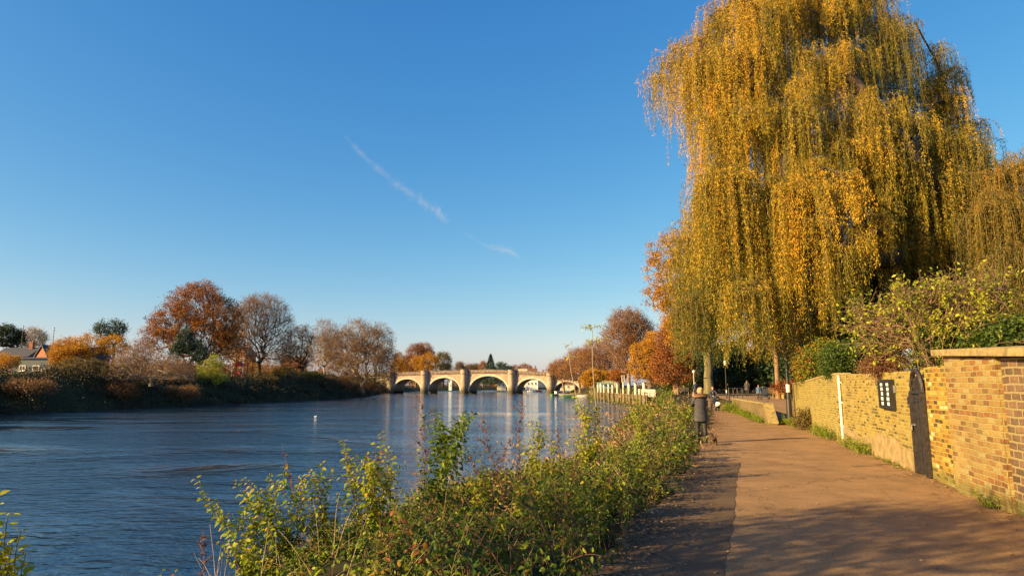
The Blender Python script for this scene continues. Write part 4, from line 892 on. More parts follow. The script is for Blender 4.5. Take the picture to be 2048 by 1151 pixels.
tree('alder_tree', 'small tree on the bank beside the photographer, its shadow lying over the path', 'tree', 0, 0, .6, [], 'bramble', 'grey', 360, 1100, .14, .09, zfork=1.6, z=-.6, x=-7.4, seed=160, wb=[(-6.0, 3.6, 4.0, 1.0, .9, .9), (-6.7, 2.8, 3.9, 1.2, 1.2, 1.1), (-7.6, 1.8, 4.6, 1.3, 1.4, 1.0), (-5.2, 3.3, 3.0, .7, .7, .6), (-6.3, -1.4, 3.5, 1.2, 1.3, 1.0)], twigs=3, twiglen=.8, twr=.009)

for i, (px, Y, bl, lf, lb) in enumerate([
    (60, 84, [(60, 775, 46, 12), (20, 780, 30, 10)], 'brown', 'low brown brushwood on the far bank at the left edge'),
    (240, 100, [(235, 785, 34, 12), (205, 792, 26, 9)], 'redbrown', 'rusty low brambles below the dark rounded bush'),
    (350, 112, [(345, 790, 30, 12), (372, 786, 24, 12)], 'brown', 'tawny brushwood at the foot of the tangle of pale branches'),
    (540, 150, [(535, 770, 26, 12), (560, 776, 22, 9)], 'olive', 'olive scrub on the bank under the tall bare tree'),
    (660, 180, [(655, 768, 24, 14), (640, 774, 20, 9)], 'brown', 'brown waterside scrub below the narrow pale tree'),
    (745, 205, [(742, 772, 24, 12), (765, 774, 16, 10)], 'redbrown', 'reddish scrub under the broad olive-brown tree')]):
    tree('shrub', lb, 'bush', px, 790, Y, bl, lf, 'warm', 160, 2200, .28, .07, zfork=.3, seed=170 + i, tonemu=.4, tonesd=.25, twigs=3, twiglen=.9, twr=.014)
# ================================================================== near-bank plants
class Plant:
    """collects stems and leaves of one or many plants"""
    def __init__(s): s.A, s.B, s.ra, s.rb = [], [], [], []; s.P, s.D, s.L, s.W, s.T = [], [], [], [], []
    def stem(s, pts, r0, r1):
        pts = np.asarray(pts); n = len(pts); rr = np.linspace(r0, r1, n)
        s.A.append(pts[:-1]); s.B.append(pts[1:]); s.ra.append(rr[:-1]); s.rb.append(rr[1:])
    def leaf(s, P, D, L, W, T): s.P.append(P); s.D.append(D); s.L.append(L); s.W.append(W); s.T.append(T)
    def build_stems(s, name, mat, parent=None, k=4):
        V, Fq = tubes_np(np.concatenate(s.A), np.concatenate(s.B), np.concatenate(s.ra), np.concatenate(s.rb), k); return npmesh(name, V, Fq, mat, parent, smooth=True)
    def build_leaves(s, name, mat, parent=None, fine=True, r=None):
        P, D, L, W, T = [np.concatenate(q) for q in (s.P, s.D, s.L, s.W, s.T)]
        if fine: V, Fq = leaves_fine(P, D, L, W, r); return npmesh(name, V, Fq, mat, parent, tone=np.repeat(np.clip(T, 0, 1), 4))
        V, Ft = leaves_np(P, D, L, W, r); return npmesh(name, V, Ft, mat, parent, tone=np.repeat(np.clip(T, 0, 1), 2))
def curve(p0, d0, H, r, droop=.25, n=10, wob=.02):
    """a stem: starts along d0 and bends over under its own weight"""
    pts = [np.array(p0, float)]; d = unit(np.array(d0, float))
    for i in range(n):
        d = unit(d + np.array([0, 0, -droop / n * (1 + i / n)]) + r.normal(size=3) * wob * 3); pts.append(pts[-1] + d * H / n)
    return np.array(pts)
def leafy(pl, pts, r, t0=.2, space=.05, L=.055, ratio=.6, tone=.5, pair=2, tl=.45, up=.25, full=1.0):
    seg_ = np.linalg.norm(np.diff(pts, axis=0), axis=1); cum = np.concatenate([[0], np.cumsum(seg_)]); tot = cum[-1]
    m = max(2, int(tot * (1 - t0) / space)); ts = np.linspace(t0, 1, m) * tot
    c = np.stack([np.interp(ts, cum, pts[:, k]) for k in range(3)], 1); T = unit(np.gradient(c, axis=0))
    ref = unit(np.cross(T, r.normal(size=3))); b2 = np.cross(T, ref); an = np.arange(m) * (math.pi / 2 if pair == 2 else 2.4) + r.random()
    for k in range(pair):
        a = an + k * math.pi + r.normal(0, .25, m); O = ref * np.cos(a)[:, None] + b2 * np.sin(a)[:, None]
        D = unit(O + T * up + np.array([0, 0, -.18]) + r.normal(size=(m, 3)) * .18)
        s = L * (1 - tl * (np.arange(m) / m) ** 1.5) * r.uniform(.65, 1.2, m); keep = r.random(m) < full
        pl.leaf((c + O * .012)[keep], D[keep], s[keep], (s * ratio)[keep], (tone + .22 * (np.arange(m) / m) + r.normal(0, .13, m))[keep])
def nettle(pl, base, d0, H, r, L=.06, tone=.4, branches=4, droop=.25, space=.055, full=1.0):
    pts = curve(base, d0, H, r, droop); pl.stem(pts, .006, .002); leafy(pl, pts, r, .22, space, L, tone=tone, full=full)
    for k in range(branches):
        i = int(len(pts) * r.uniform(.25, .8)); a = r.random() * 6.28
        d = unit(pts[min(i + 1, 10)] - pts[i - 1]) * .9 + np.array([math.cos(a), math.sin(a), .35]) * .8
        q = curve(pts[i], d, H * r.uniform(.18, .38), r, .2, 6); pl.stem(q, .0035, .0015); leafy(pl, q, r, .15, space * .85, L * .78, tone=tone + .05, full=full)
def seedstalk(pl, base, d0, H, r, n=9, droop=.1):
    pts = curve(base, d0, H, r, droop, 12, .012); pl.stem(pts, .006, .002)
    for k in range(n):
        i = int(4 + k * 8 / n); a = r.random() * 6.28; q = curve(pts[i], np.array([math.cos(a), math.sin(a), 1.1]), H * r.uniform(.08, .2) * (1.2 - k / n * .6), r, .15, 5); pl.stem(q, .004, .002)
        m = 16; u = r.random(m); P = q[(u * 5).astype(int)] + r.normal(size=(m, 3)) * .008
        pl.leaf(P, r.normal(size=(m, 3)), r.uniform(.014, .028, m), r.uniform(.012, .022, m), r.normal(.5, .2, m))
    m = 110; u = r.uniform(.35, 1, m); i = (u * 12).astype(int).clip(0, 12); P = pts[i] + r.normal(size=(m, 3)) * .012; cl = (np.sin(u * 40) > -.3)
    pl.leaf(P[cl], r.normal(size=(cl.sum(), 3)), np.full(cl.sum(), .028), np.full(cl.sum(), .02), r.normal(.5, .2, cl.sum()))
def hgt(x, y): return float(height(x, y))
def dens_top(px): # height (picture row) of the mass of leaves, used only to size the plants of the bank
    return np.interp(px, [380, 440, 600, 720, 850, 1000, 1150, 1280, 1340, 1390], [1180, 1060, 1000, 960, 925, 925, 895, 850, 810, 795])
# general undergrowth of the near bank
rg = np.random.default_rng(77); mass = Plant(); low = Plant(); dry = Plant()
cnt = 0
for _ in range(9000):
    y = rg.uniform(4.6, 60) if rg.random() < .42 else rg.uniform(4.4, 16); xl, xr = wl_r(y) + .1, path_l(y) - .05
    u = rg.random(); x = xl + (xr - xl) * u; z = hgt(x, y) - .03
    px = CX + x / y * F * 1.0; topz = atY(px, dens_top(px), y)[2]
    if px > (1395 if y > 24 else 1376) or px < 380: continue
    H = (topz - z) * (.86 + .14 * math.sin(x * 3.1 + y * 1.7)) - (.36 if px < 850 else .14)
    if H < (-.45 if y < 13 else .18): continue
    H = min(max(H, .3), 2.0, 1.75 * np.interp(y, [0, 12, 20, 60], [1, .95, .8, .7])) * rg.uniform(.55, 1.0)
    if y < 20 and px > 1180: H = min(H, .42 + max(0, (xr - x)) * 1.05)
    near = y < 13
    if not near and rg.random() < .25: continue
    cnt += 1
    if cnt > 1500: break
    a = rg.random() * 6.28; ln = rg.uniform(.1, .7); d0 = (math.cos(a) * ln, math.sin(a) * ln - .15, 1)
    kk = (1 if near else (1.5 if y < 25 else 2.2)); pl_ = mass if rg.random() < .5 else low
    nettle(pl_, (x, y, z), d0, H * 1.12, rg, L=rg.uniform(.055, .095) * kk, tone=rg.normal(.40, .22), branches=(6 if near else 4), droop=rg.uniform(.2, 1.1), space=(.06 if near else .08 * kk), full=.85)
mat_k = tag(thing('undergrowth', 'x', 'plants'), 'dense green nettles and brambles covering the near river bank', 'undergrowth', None, 'stuff')
mass.build_leaves('nettle_leaves', L_['nettle'], mat_k, True, rg); low.build_leaves('bramble_leaves', L_['bramble'], mat_k, True, rg)
mass.build_stems('stems', K['stem'], mat_k, 3); low.build_stems('bramble_stems', K['redstem'], mat_k, 3)
# dead stalks and dry grass through the mass
for _ in range(1100):
    y = rg.uniform(4.6, 20) if rg.random() < .6 else rg.uniform(20, 60); x = rg.uniform(wl_r(y), path_l(y) - .1); z = hgt(x, y); px = CX + x / y * F
    if px > (1390 if y > 24 else 1370) or px < 400: continue
    H = min(1.5, (atY(px, dens_top(px) - 10, y)[2] - z)) * rg.uniform(.5, 1.0)
    if y < 20 and px > 1150: H = min(H, .3 + (path_l(y) - x) * .8)
    if H < .2: continue
    a = rg.random() * 6.28; ln = rg.uniform(.1, 1.0); dry.stem(curve((x, y, z), (math.cos(a) * ln, math.sin(a) * ln, 1), H, rg, .4, 6), .004, .0015)
dg = dry.build_stems('dead_stems', K['straw'], None, 3); tag(dg, 'thin straw-coloured dead stems standing among the bank plants', 'dead stems', None, 'stuff')
# tan and rust patches (dried dock and grass)
rp = Plant()
for (px, py, Y, sx_, n_) in ((1010, 985, 8.5, .35, 420), (1265, 860, 27, 1.3, 900), (1225, 900, 19, .9, 500), (1150, 955, 10.5, .4, 160), (880, 1040, 7.6, .4, 140), (1330, 800, 42, 2.2, 700), (1285, 830, 33, 1.4, 500)):
    c = atY(px, py, Y); P = c + rg.normal(size=(n_, 3)) * np.array([sx_, sx_, .28 if Y < 12 else .4]); P[:, 2] = np.maximum(P[:, 2], height(P[:, 0], P[:, 1]) + .02)
    s = rg.uniform(.03, .06, n_) * (1 if Y < 12 else 2.0); rp.leaf(P, rg.normal(size=(n_, 3)) + np.array([0, 0, .6]), s * 1.3, s * .45, rg.normal(.55, .2, n_))
o = rp.build_leaves('dried_foliage', L_['dry'], None, False, rg); tag(o, 'patches of tan and rust dried leaves on the near bank', 'dried foliage', None, 'stuff')

# individual plants standing out of the mass: (label, px tip, py tip, Y, lean in x, kind)
IND = [
 ('leftmost tall leafy shoot leaning out over the water, tip bright yellow-green', 447, 938, 7.6, -.55, 1.25, 7),
 ('leafy shoot with a broad pale leaf at its tip, second from the left', 607, 925, 7.9, -.35, 1.2, 6),
 ('short leafy shoot low at the left end of the bank plants', 452, 1075, 7.0, -.5, .8, 6),
 ('leafy shoot with a forked tip, between the leftmost shoot and the broad-leaved one', 545, 962, 7.8, -.4, 1.1, 5),
 ('upright leafy shoot just right of the broad-leaved one', 687, 902, 8.2, -.3, 1.3, 6),
 ('slender leafy shoot with sparse drooping leaves over the water', 780, 872, 8.8, -.15, 1.3, 3),
 ('densest and tallest leafy clump of the bank, with drooping dark leaves', 862, 885, 8.3, .12, 1.55, 12),
 ('leafy shoot just left of the densest tall clump', 742, 925, 8.0, -.1, 1.2, 7),
 ('yellow-leaved weed beside the two thin saplings', 1165, 810, 11.5, .05, 1.5, 9),
 ('small yellowish weed poking above the mass below the white jetty posts', 1275, 800, 17, .0, 1.4, 7),
 ('green shoot behind the mass below the tallest red seed stalk', 1075, 905, 10.5, .1, 1.2, 7),
 ('broad green clump on the bank below the rust patch', 960, 985, 7.6, .1, 1.0, 9),
 ('leafy green clump leaning towards the path edge', 1180, 1000, 8.6, .35, .9, 9),
 ('low dark green clump where the undergrowth meets the path near the woman', 1325, 900, 15.5, .2, .9, 9),
]
for i, (lb, px, py, Y, lean, H, br) in enumerate(IND):
    r = np.random.default_rng(300 + i); tip = atY(px, py, Y); x0 = tip[0] - lean * H * .75; y0 = Y + r.uniform(-.2, .2); z0 = hgt(x0, y0)
    Ht = max(H, math.hypot(tip[2] - z0, tip[0] - x0) * 1.03); t = thing('leafy_plant', lb, 'plant', (0, 0, 0), 0); pl_ = Plant()
    for s in range(1 if br < 5 else 4):
        dx = tip - np.array([x0, y0, z0]) + (r.normal(size=3) * [.16, .2, .12] if s else 0); h = Ht * (1 if s == 0 else r.uniform(.75, .95))
        nettle(pl_, (x0 + (.06 * s), y0, z0), unit(dx) + np.array([0, 0, .12]), h, r, L=.10, tone=.68 if 'dark' not in lb else .35, branches=br, droop=.22, space=.05)
    t.location = (x0, y0, z0)
    for q in (pl_.A, pl_.B, pl_.P):
        for k in range(len(q)): q[k] = q[k] - np.array([x0, y0, z0])
    pl_.build_stems('stem', K['redstem' if i % 3 else 'stem'], t); pl_.build_leaves('leaves', L_['nettle'], t, True, r)
ST = [
 ('tall dark red seed stalk rising in front of the second bridge pier', 857, 788, 8.4, .02, 13), ('tall dark red seed stalk in front of the bridge, with side sprays', 1046, 790, 9.6, .03, 14),
 ('branching reddish seed stalk leaning left, between the two tallest ones', 962, 828, 9.0, -.25, 12), ('low branching reddish seed stalk beneath the leaning one', 930, 912, 8.6, -.4, 9),
 ('faint reddish seed stalk alone near the bottom edge over the water', 387, 1062, 6.9, -.15, 6), ('thin bare arching twig above the broad-leaved shoot', 538, 898, 8.4, -.5, 2),
 ('thin reddish seed stalk beside the slender drooping shoot', 746, 885, 8.5, .0, 5), ('pale dry seed stalk behind the yellow-leaved weed', 1108, 850, 11, -.1, 6),
 ('short rusty seed stalk right of the rust patch', 1010, 872, 9.4, .15, 9), ('thin dry seed stalk in front of the white jetty posts', 1243, 830, 15, .05, 5)]
for i, (lb, px, py, Y, lean, n_) in enumerate(ST):
    r = np.random.default_rng(400 + i); tip = atY(px, py, Y); H = 1.5; x0 = tip[0] - lean * H; z0 = hgt(x0, Y); d = tip - np.array([x0, Y, z0]); H = np.linalg.norm(d)
    pl_ = Plant(); seedstalk(pl_, (0, 0, 0), d, H * 1.01, r, n_, .03); t = thing('seed_stalk', lb, 'seed stalk', (x0, Y, z0))
    pl_.build_stems('stem', K['redstem'], t); pl_.build_leaves('seed_heads', L_['seed'], t, False, r)
for i, (lb, px, py, Y, n_) in enumerate([('thin tall sapling with a few yellow-green leaves only at its top, the taller of two', 1186, 655, 11.5, 12), ('thin tall sapling with two tiny leaves at its top, the shorter of two', 1136, 690, 11.8, 4)]):
    r = np.random.default_rng(450 + i); tip = atY(px, py, Y); x0 = tip[0] + (.05 if i == 0 else .42); z0 = hgt(x0, Y); b0 = np.array([x0, Y, z0]); t = thing('sapling', lb, 'sapling', b0); pl_ = Plant()
    d = tip - b0; pts = np.array([d * s + np.array([math.sin(s * 6) * .03, 0, 0]) for s in np.linspace(0, 1, 12)]); pl_.stem(pts, .014, .006)
    for k in range(n_):
        a = k * 2.1; q = curve(pts[-1 - k % 2], (math.cos(a), math.sin(a) * .5, .35 - .2 * (k % 3)), r.uniform(.08, .3) * (1 if i == 0 else .5), r, .1, 4); pl_.stem(q, .004, .002); leafy(pl_, q, r, .2, .035, .06, .45, .8)
    pl_.build_stems('stem', K['pale'], t, 6); pl_.build_leaves('leaves', L_['shrub'], t, True, r)
# sprigs at the lower left corner, close to the camera
for i, (lb, tips_) in enumerate([('leafy sprig with rounded yellow-green leaves at the lower left corner, upper one', [(12, 990), (34, 1030), (-30, 1010), (60, 1060), (5, 1060)]), ('leafy sprig with rounded yellow-green leaves at the lower left corner, lower one', [(42, 1085), (70, 1105), (20, 1120), (55, 1135)])]):
    r = np.random.default_rng(470 + i); Y = 3.6; b0 = atY(-10 + 20 * i, 1240, Y); b0[2] = min(b0[2], 0.2); t = thing('leafy_sprig', lb, 'plant', b0); pl_ = Plant()
    for (px, py) in tips_:
        d = atY(px, py, Y) - b0; pts = np.array([d * s + np.array([.05 * math.sin(s * 5), 0, 0]) for s in np.linspace(0, 1, 9)]); pl_.stem(pts, .006, .003); leafy(pl_, pts, r, .35, .045, .085, .62, .62, up=.7)
    q = np.array([[0, 0, 0], [.02, 0, -(b0[2] - hgt(b0[0], Y))]]); pl_.stem(q, .008, .01)
    pl_.build_stems('stem', K['stem'], t); pl_.build_leaves('leaves', L_['shrub'], t, True, r)
# plants just outside the frame on the left and behind the camera throw the long shadow over the path
off = Plant()
for i in range(60):
    r = np.random.default_rng(500 + i); y = r.uniform(-4, 4.2); x = path_l(y) - r.uniform(.2, 1.8); z = hgt(x, y); Hm = min(2.3, 1.72 - .30 * y - z - .1) if y > 0 else 2.4
    if Hm < .4: continue
    nettle(off, (x, y, z), (r.normal() * .3, r.normal() * .3, 1), Hm * r.uniform(.75, 1), r, .07, .5, 6, .3, .07)
oo = off.build_leaves('undergrowth', L_['nettle'], None, True, rg); tag(oo, 'nettles of the bank beside the photographer', 'undergrowth', None, 'stuff')
oo2 = off.build_stems('stems', K['stem'], oo, 3)
# weeds at the wall foot
def weeds(lb, pts, n_, H, seed, leaf='nettle', L=.05, cat='plant'):
    r = np.random.default_rng(seed); c = np.array([*pts[0], 0]); t = thing('wall_weeds', lb, cat, c); pl_ = Plant()
    for k in range(n_):
        s = r.random(); x = pts[0][0] + (pts[1][0] - pts[0][0]) * s + r.normal() * .08; y = pts[0][1] + (pts[1][1] - pts[0][1]) * s + r.normal() * .08
        nettle(pl_, np.array([x, y, 0]) - c, (r.normal() * .5 - .25, r.normal() * .5, 1), H * r.uniform(.5, 1.1), r, L, .55, 3, .5, .05)
    pl_.build_stems('stems', K['stem'], t, 3); pl_.build_leaves('leaves', L_[leaf], t, True, r)
wp_ = lambda Y, d=.12: (wall_x(Y) - d, Y)
weeds('bright green weeds at the wall foot just below the notice case side, right of the white pipe', [wp_(19.3), wp_(16.6)], 60, .42, 601, L=.06)
weeds('green weeds at the wall foot left of the white pipe', [wp_(24.5), wp_(21.2)], 60, .42, 602, L=.07)
weeds('small weed at the foot of the stone-capped pier', [(wall_x(9.9) - .2, 9.9), (wall_x(9.5) - .2, 9.5)], 10, .22, 603)
weeds('low moss and weeds at the wall foot by the arched door', [wp_(16.3, .08), wp_(13.6, .08)], 40, .12, 604, L=.03)
weeds('low weeds round the lamp post foot', [(wall_x(30) - .5, 30.3), (wall_x(27) - .3, 27.2)], 40, .45, 605, L=.08)
lwx = lambda Y, d=.3: (ramp_x(Y) + .2 - d, Y)
weeds('green weeds along the foot of the low ramp wall', [lwx(30.5), lwx(41)], 140, .5, 606, L=.09)
weeds('grassy weeds at the far end of the low ramp wall by the railing', [lwx(41, .5), lwx(45.5, .6)], 60, .8, 607, L=.1)
bb = wall_x(26.2) - .35; bush('shrub', 'dry olive-brown bush at the wall foot in front of the lamp post', 'bush', 1620, 26.2, [(1614, 842, 16, 16), (1608, 855, 12, 10)], 'olive', 2600, .07, n=160, seed=610, z=0, twigs=2, twiglen=.25, twr=.004, zfork=.1, tr=.03, tonemu=.55)
# arching shrub over the wall
r = np.random.default_rng(620); Yb = 13.9; b0 = atY(1838, 742, Yb); b0[0] = max(b0[0], wall_x(Yb) + .75)
t = tree('arching_shrub', 'tangled shrub of arching brown stems with bright yellow-green leaves above the arched door', 'shrub', 1838, 742, Yb, [(1850, 655, 75, 44, .5, .5), (1925, 640, 60, 50, .4, .5), (1965, 590, 40, 34, .3, .5), (1775, 665, 55, 40, .9, .5), (1880, 600, 60, 36, .6, .5), (1735, 640, 36, 26, .9, .4), (1900, 700, 60, 24, .5, .4), (1830, 610, 40, 30, .6, .4)],
    'shrub', 'warm', 460, 3900, .10, .06, zfork=1.5, z=.3, x=b0[0], seed=621, twigs=4, twiglen=.55, twr=.005, rmin=.007, lw=.5, sig=.09, tonemu=.4, tonesd=.3)
pl_ = Plant(); bare = Plant()
bz = np.array([0, 0, 1.15])
pl_.stem([[0, 0, -.4], [.02, 0, .5], bz * .98], .07, .05)
for k in range(150):
    a = r.uniform(-2.9, .6) if r.random() < .5 else r.uniform(0, 6.28); el = r.uniform(.15, 1.5); d = np.array([math.cos(a) * math.cos(el) * 1.25, math.sin(a) * math.cos(el) * .8, math.sin(el)])
    H = r.uniform(1.1, 2.3); q = curve(bz + r.normal(size=3) * .12, d, H, r, r.uniform(.4, 1.4), 12, .035)
    if q[-1][2] < 1.75 or (q[:, 2] < 1.0).any(): continue
    bare.stem(q, .009, .003)
    for j in range(4):
        i0 = r.integers(4, 12); q2 = curve(q[i0], unit(q[i0] - q[i0 - 1]) + r.normal(size=3) * .7, r.uniform(.25, .7), r, .4, 6, .05)
        if q2[-1][2] < 1.85: continue
        bare.stem(q2, .004, .002)
        right = q2[-1][0] > -.25
        if r.random() < (.85 if right else .42): leafy(pl_, q2, r, .3, .05, .085, .45, .62, up=.6, full=.85 if right else .6)
for (px, py) in ((2025, 548), (1975, 590), (2000, 630), (1965, 560), (1935, 640), (1880, 580), (1780, 570), (1905, 610), (1990, 600), (1860, 640)):
    tgt = atY(px, py, Yb) - np.array([b0[0], Yb, .3]); q = np.array([bz * (1 - s) ** 2 + 2 * s * (1 - s) * (bz * .5 + tgt * .5 + np.array([0, 0, .5])) + tgt * s * s for s in np.linspace(0, 1, 12)]); bare.stem(q, .012, .004)
    for j in range(9):
        i0 = r.integers(6, 12); q2 = curve(q[i0], np.array([.4, 0, .2]) + r.normal(size=3) * .6, r.uniform(.2, .5), r, .3, 6, .04); bare.stem(q2, .004, .002); leafy(pl_, q2, r, .15, .045, .09, .45, .66, up=.6)
st = bare.build_stems('branches', K['warm'], t, 4); pl_.build_stems('main_stem', K['warm'], t, 8); pl_.build_leaves('leaves', L_['shrub'], t, True, r)
# leaf litter
n_ = 8000; u = rg.random(n_); y = 4.5 + 45 * rg.random(n_) ** 1.8; side = rg.random(n_)
x = np.where(side < .55, path_l(y) + np.abs(rg.normal(0, .35, n_)) - .1, np.where(side < .75, wall_x(y) - np.abs(rg.normal(0, .22, n_)) - .03, path_l(y) + rg.random(n_) * (wall_x(y) - path_l(y))))
keep = rg.random(n_) < np.where(side < .75, 1, .22); x, y = x[keep], y[keep]; n_ = len(x)
P = np.stack([x, y, np.full(n_, .015)], 1); D = rg.normal(size=(n_, 3)) * np.array([1, 1, .12]); s = rg.uniform(.025, .06, n_)
S_ = unit(np.cross(D, np.array([0, 0, 1.]) + rg.normal(size=(n_, 3)) * .25)); D = unit(D)
V = np.stack([P, P + D * (s * .5)[:, None] + S_ * (s * .35)[:, None] + [0, 0, .008], P + D * s[:, None], P + D * (s * .5)[:, None] - S_ * (s * .35)[:, None]], 1).reshape(-1, 3)
V[:, 2] = np.maximum(V[:, 2], .009)
i = np.arange(n_)[:, None] * 4
o = npmesh('fallen_leaves', V, i + np.array([[0, 1, 2, 3]]), L_['dry'], tone=rg.random(n_)); tag(o, 'scattered brown fallen leaves along the path edges', 'fallen leaves', None, 'stuff')
# dark vegetation of the far bank
n_ = 60000; y = 40 + 290 * rg.random(n_) ** 1.25; s_ = rg.random(n_) ** .9 * 13; x = wl_l(y) - s_ + .8
nc = 420; cy = 45 + 270 * rg.random(nc) ** 1.2; cs = rg.random(nc) * 12; cr = rg.uniform(.7, 2.0, nc); ct = rg.random(nc); m_ = 190; ci = np.repeat(np.arange(nc), m_)
dd = unit(rg.normal(size=(nc * m_, 3))) * (cr[ci] * rg.uniform(.5, 1, nc * m_))[:, None]; bx = wl_l(cy[ci]) - cs[ci] - .3 + dd[:, 0]; by = cy[ci] + dd[:, 1]; bz_ = height(wl_l(cy) - cs - .3, cy)[ci] + cr[ci] * .4 + dd[:, 2] * .8
z = height(x, y)
P = np.stack([x, y, z + np.abs(rg.normal(0, .35, n_)) + .45 * np.maximum(0, np.sin(y * .35 + x * .2)) * rg.random(n_)], 1); P = np.concatenate([P, np.stack([bx, by, np.maximum(bz_, -1.65)], 1)]); n_ = len(P); y = P[:, 1]; D = rg.normal(size=(n_, 3)) + np.array([0, 0, .7])
Ls = rg.uniform(.15, .42, n_) * np.interp(y, [40, 150, 330], [.7, 1.0, 1.7]); V, Ft = leaves_np(P, D, Ls, Ls * .4, rg)
tn = np.clip(np.concatenate([.28 + .25 * np.sin(y[:60000] * .12) * np.sin(x * .3 + y[:60000] * .05) + rg.normal(0, .2, 60000), ct[ci] * .9 + rg.normal(0, .12, len(ci))]), 0, 1)
o = npmesh('bank_undergrowth', V, Ft, L_['thicket'], tone=np.repeat(tn, 2)); tag(o, 'dark brambles and grass covering the far river bank', 'undergrowth', None, 'stuff')
n_ = 26000; y = 60 + 250 * rg.random(n_); x = wl_l(y) - 7 - rg.random(n_) * 40; z = height(x, y); P = np.stack([x, y, z], 1); Ls = rg.uniform(.15, .4, n_); V, Ft = leaves_np(P, rg.normal(size=(n_, 3)) * .5 + [0, 0, 1], Ls, Ls * .35, rg)
o = npmesh('grass', V, Ft, L_['green'], tone=np.repeat(np.clip(rg.normal(.6, .2, n_), 0, 1), 2)); tag(o, 'green grass on top of the far bank', 'grass', None, 'stuff')
 # autumn woods behind the trees of the far bank
r = np.random.default_rng(645); pts = []; tn = []
for k in range(300):
    y = r.uniform(95, 330); x = wl_l(y) - r.uniform(26, 75) - (12 if y < 150 else 0); sz = r.uniform(2.0, 4.2); z = hgt(x, y); m = 260
    if x / y * F + CX < 215: continue
    d = unit(r.normal(size=(m, 3))) * sz * r.uniform(.5, 1, (m, 1)) * [1.1, 1.1, .95]; pts.append(np.array([x, y, z + sz * .75]) + d); tn.append(np.clip(np.full(m, r.uniform(.15, .8)) + r.normal(0, .12, m), 0, 1))
P = np.concatenate(pts); Ls = r.uniform(.25, .6, len(P)); V, Ft = leaves_np(P, r.normal(size=P.shape), Ls, Ls * .6, r)
o = npmesh('woods', V, Ft, L_['brown'], tone=np.repeat(np.concatenate(tn), 2)); tag(o, 'brown autumn thicket behind the trees of the far bank', 'woods', None, 'stuff')
# right bank green edge below the jetty and distant tree line
n_ = 22000; y = 44 + 150 * rg.random(n_); s_ = rg.random(n_) * 5; x = wl_r(y) + s_ - .3; z = height(x, y); P = np.stack([x, y, z + np.abs(rg.normal(0, .22, n_))], 1)
Ls = rg.uniform(.12, .3, n_); V, Ft = leaves_np(P, rg.normal(size=(n_, 3)) + [0, 0, .8], Ls, Ls * .4, rg)
o = npmesh('bank_undergrowth', V, Ft, L_['bramble'], tone=np.repeat(np.clip(rg.normal(.5, .25, n_), 0, 1), 2)); tag(o, 'weeds along the right bank below the jetty posts', 'undergrowth', None, 'stuff')
r = np.random.default_rng(640); pts = []
for k in range(260):
    y = r.uniform(430, 700); x = r.uniform(-260, 330); sz = r.uniform(4, 8); z = hgt(x, y)
    if z < 0: continue
    m = 110; d = unit(r.normal(size=(m, 3))) * sz * r.uniform(.6, 1, (m, 1)) * [1.1, 1.1, .8]; pts.append(np.array([x, y, z + sz * .7]) + d)
P = np.concatenate(pts); Ls = r.uniform(1.2, 2.2, len(P)); V, Ft = leaves_np(P, r.normal(size=P.shape), Ls, Ls * .7, r)
o = npmesh('distant_woods', V, Ft, L_['brown'], tone=np.repeat(np.clip(r.normal(.5, .25, len(P)), 0, 1), 2)); tag(o, 'distant autumn woods beyond the bridge', 'woods', None, 'stuff')
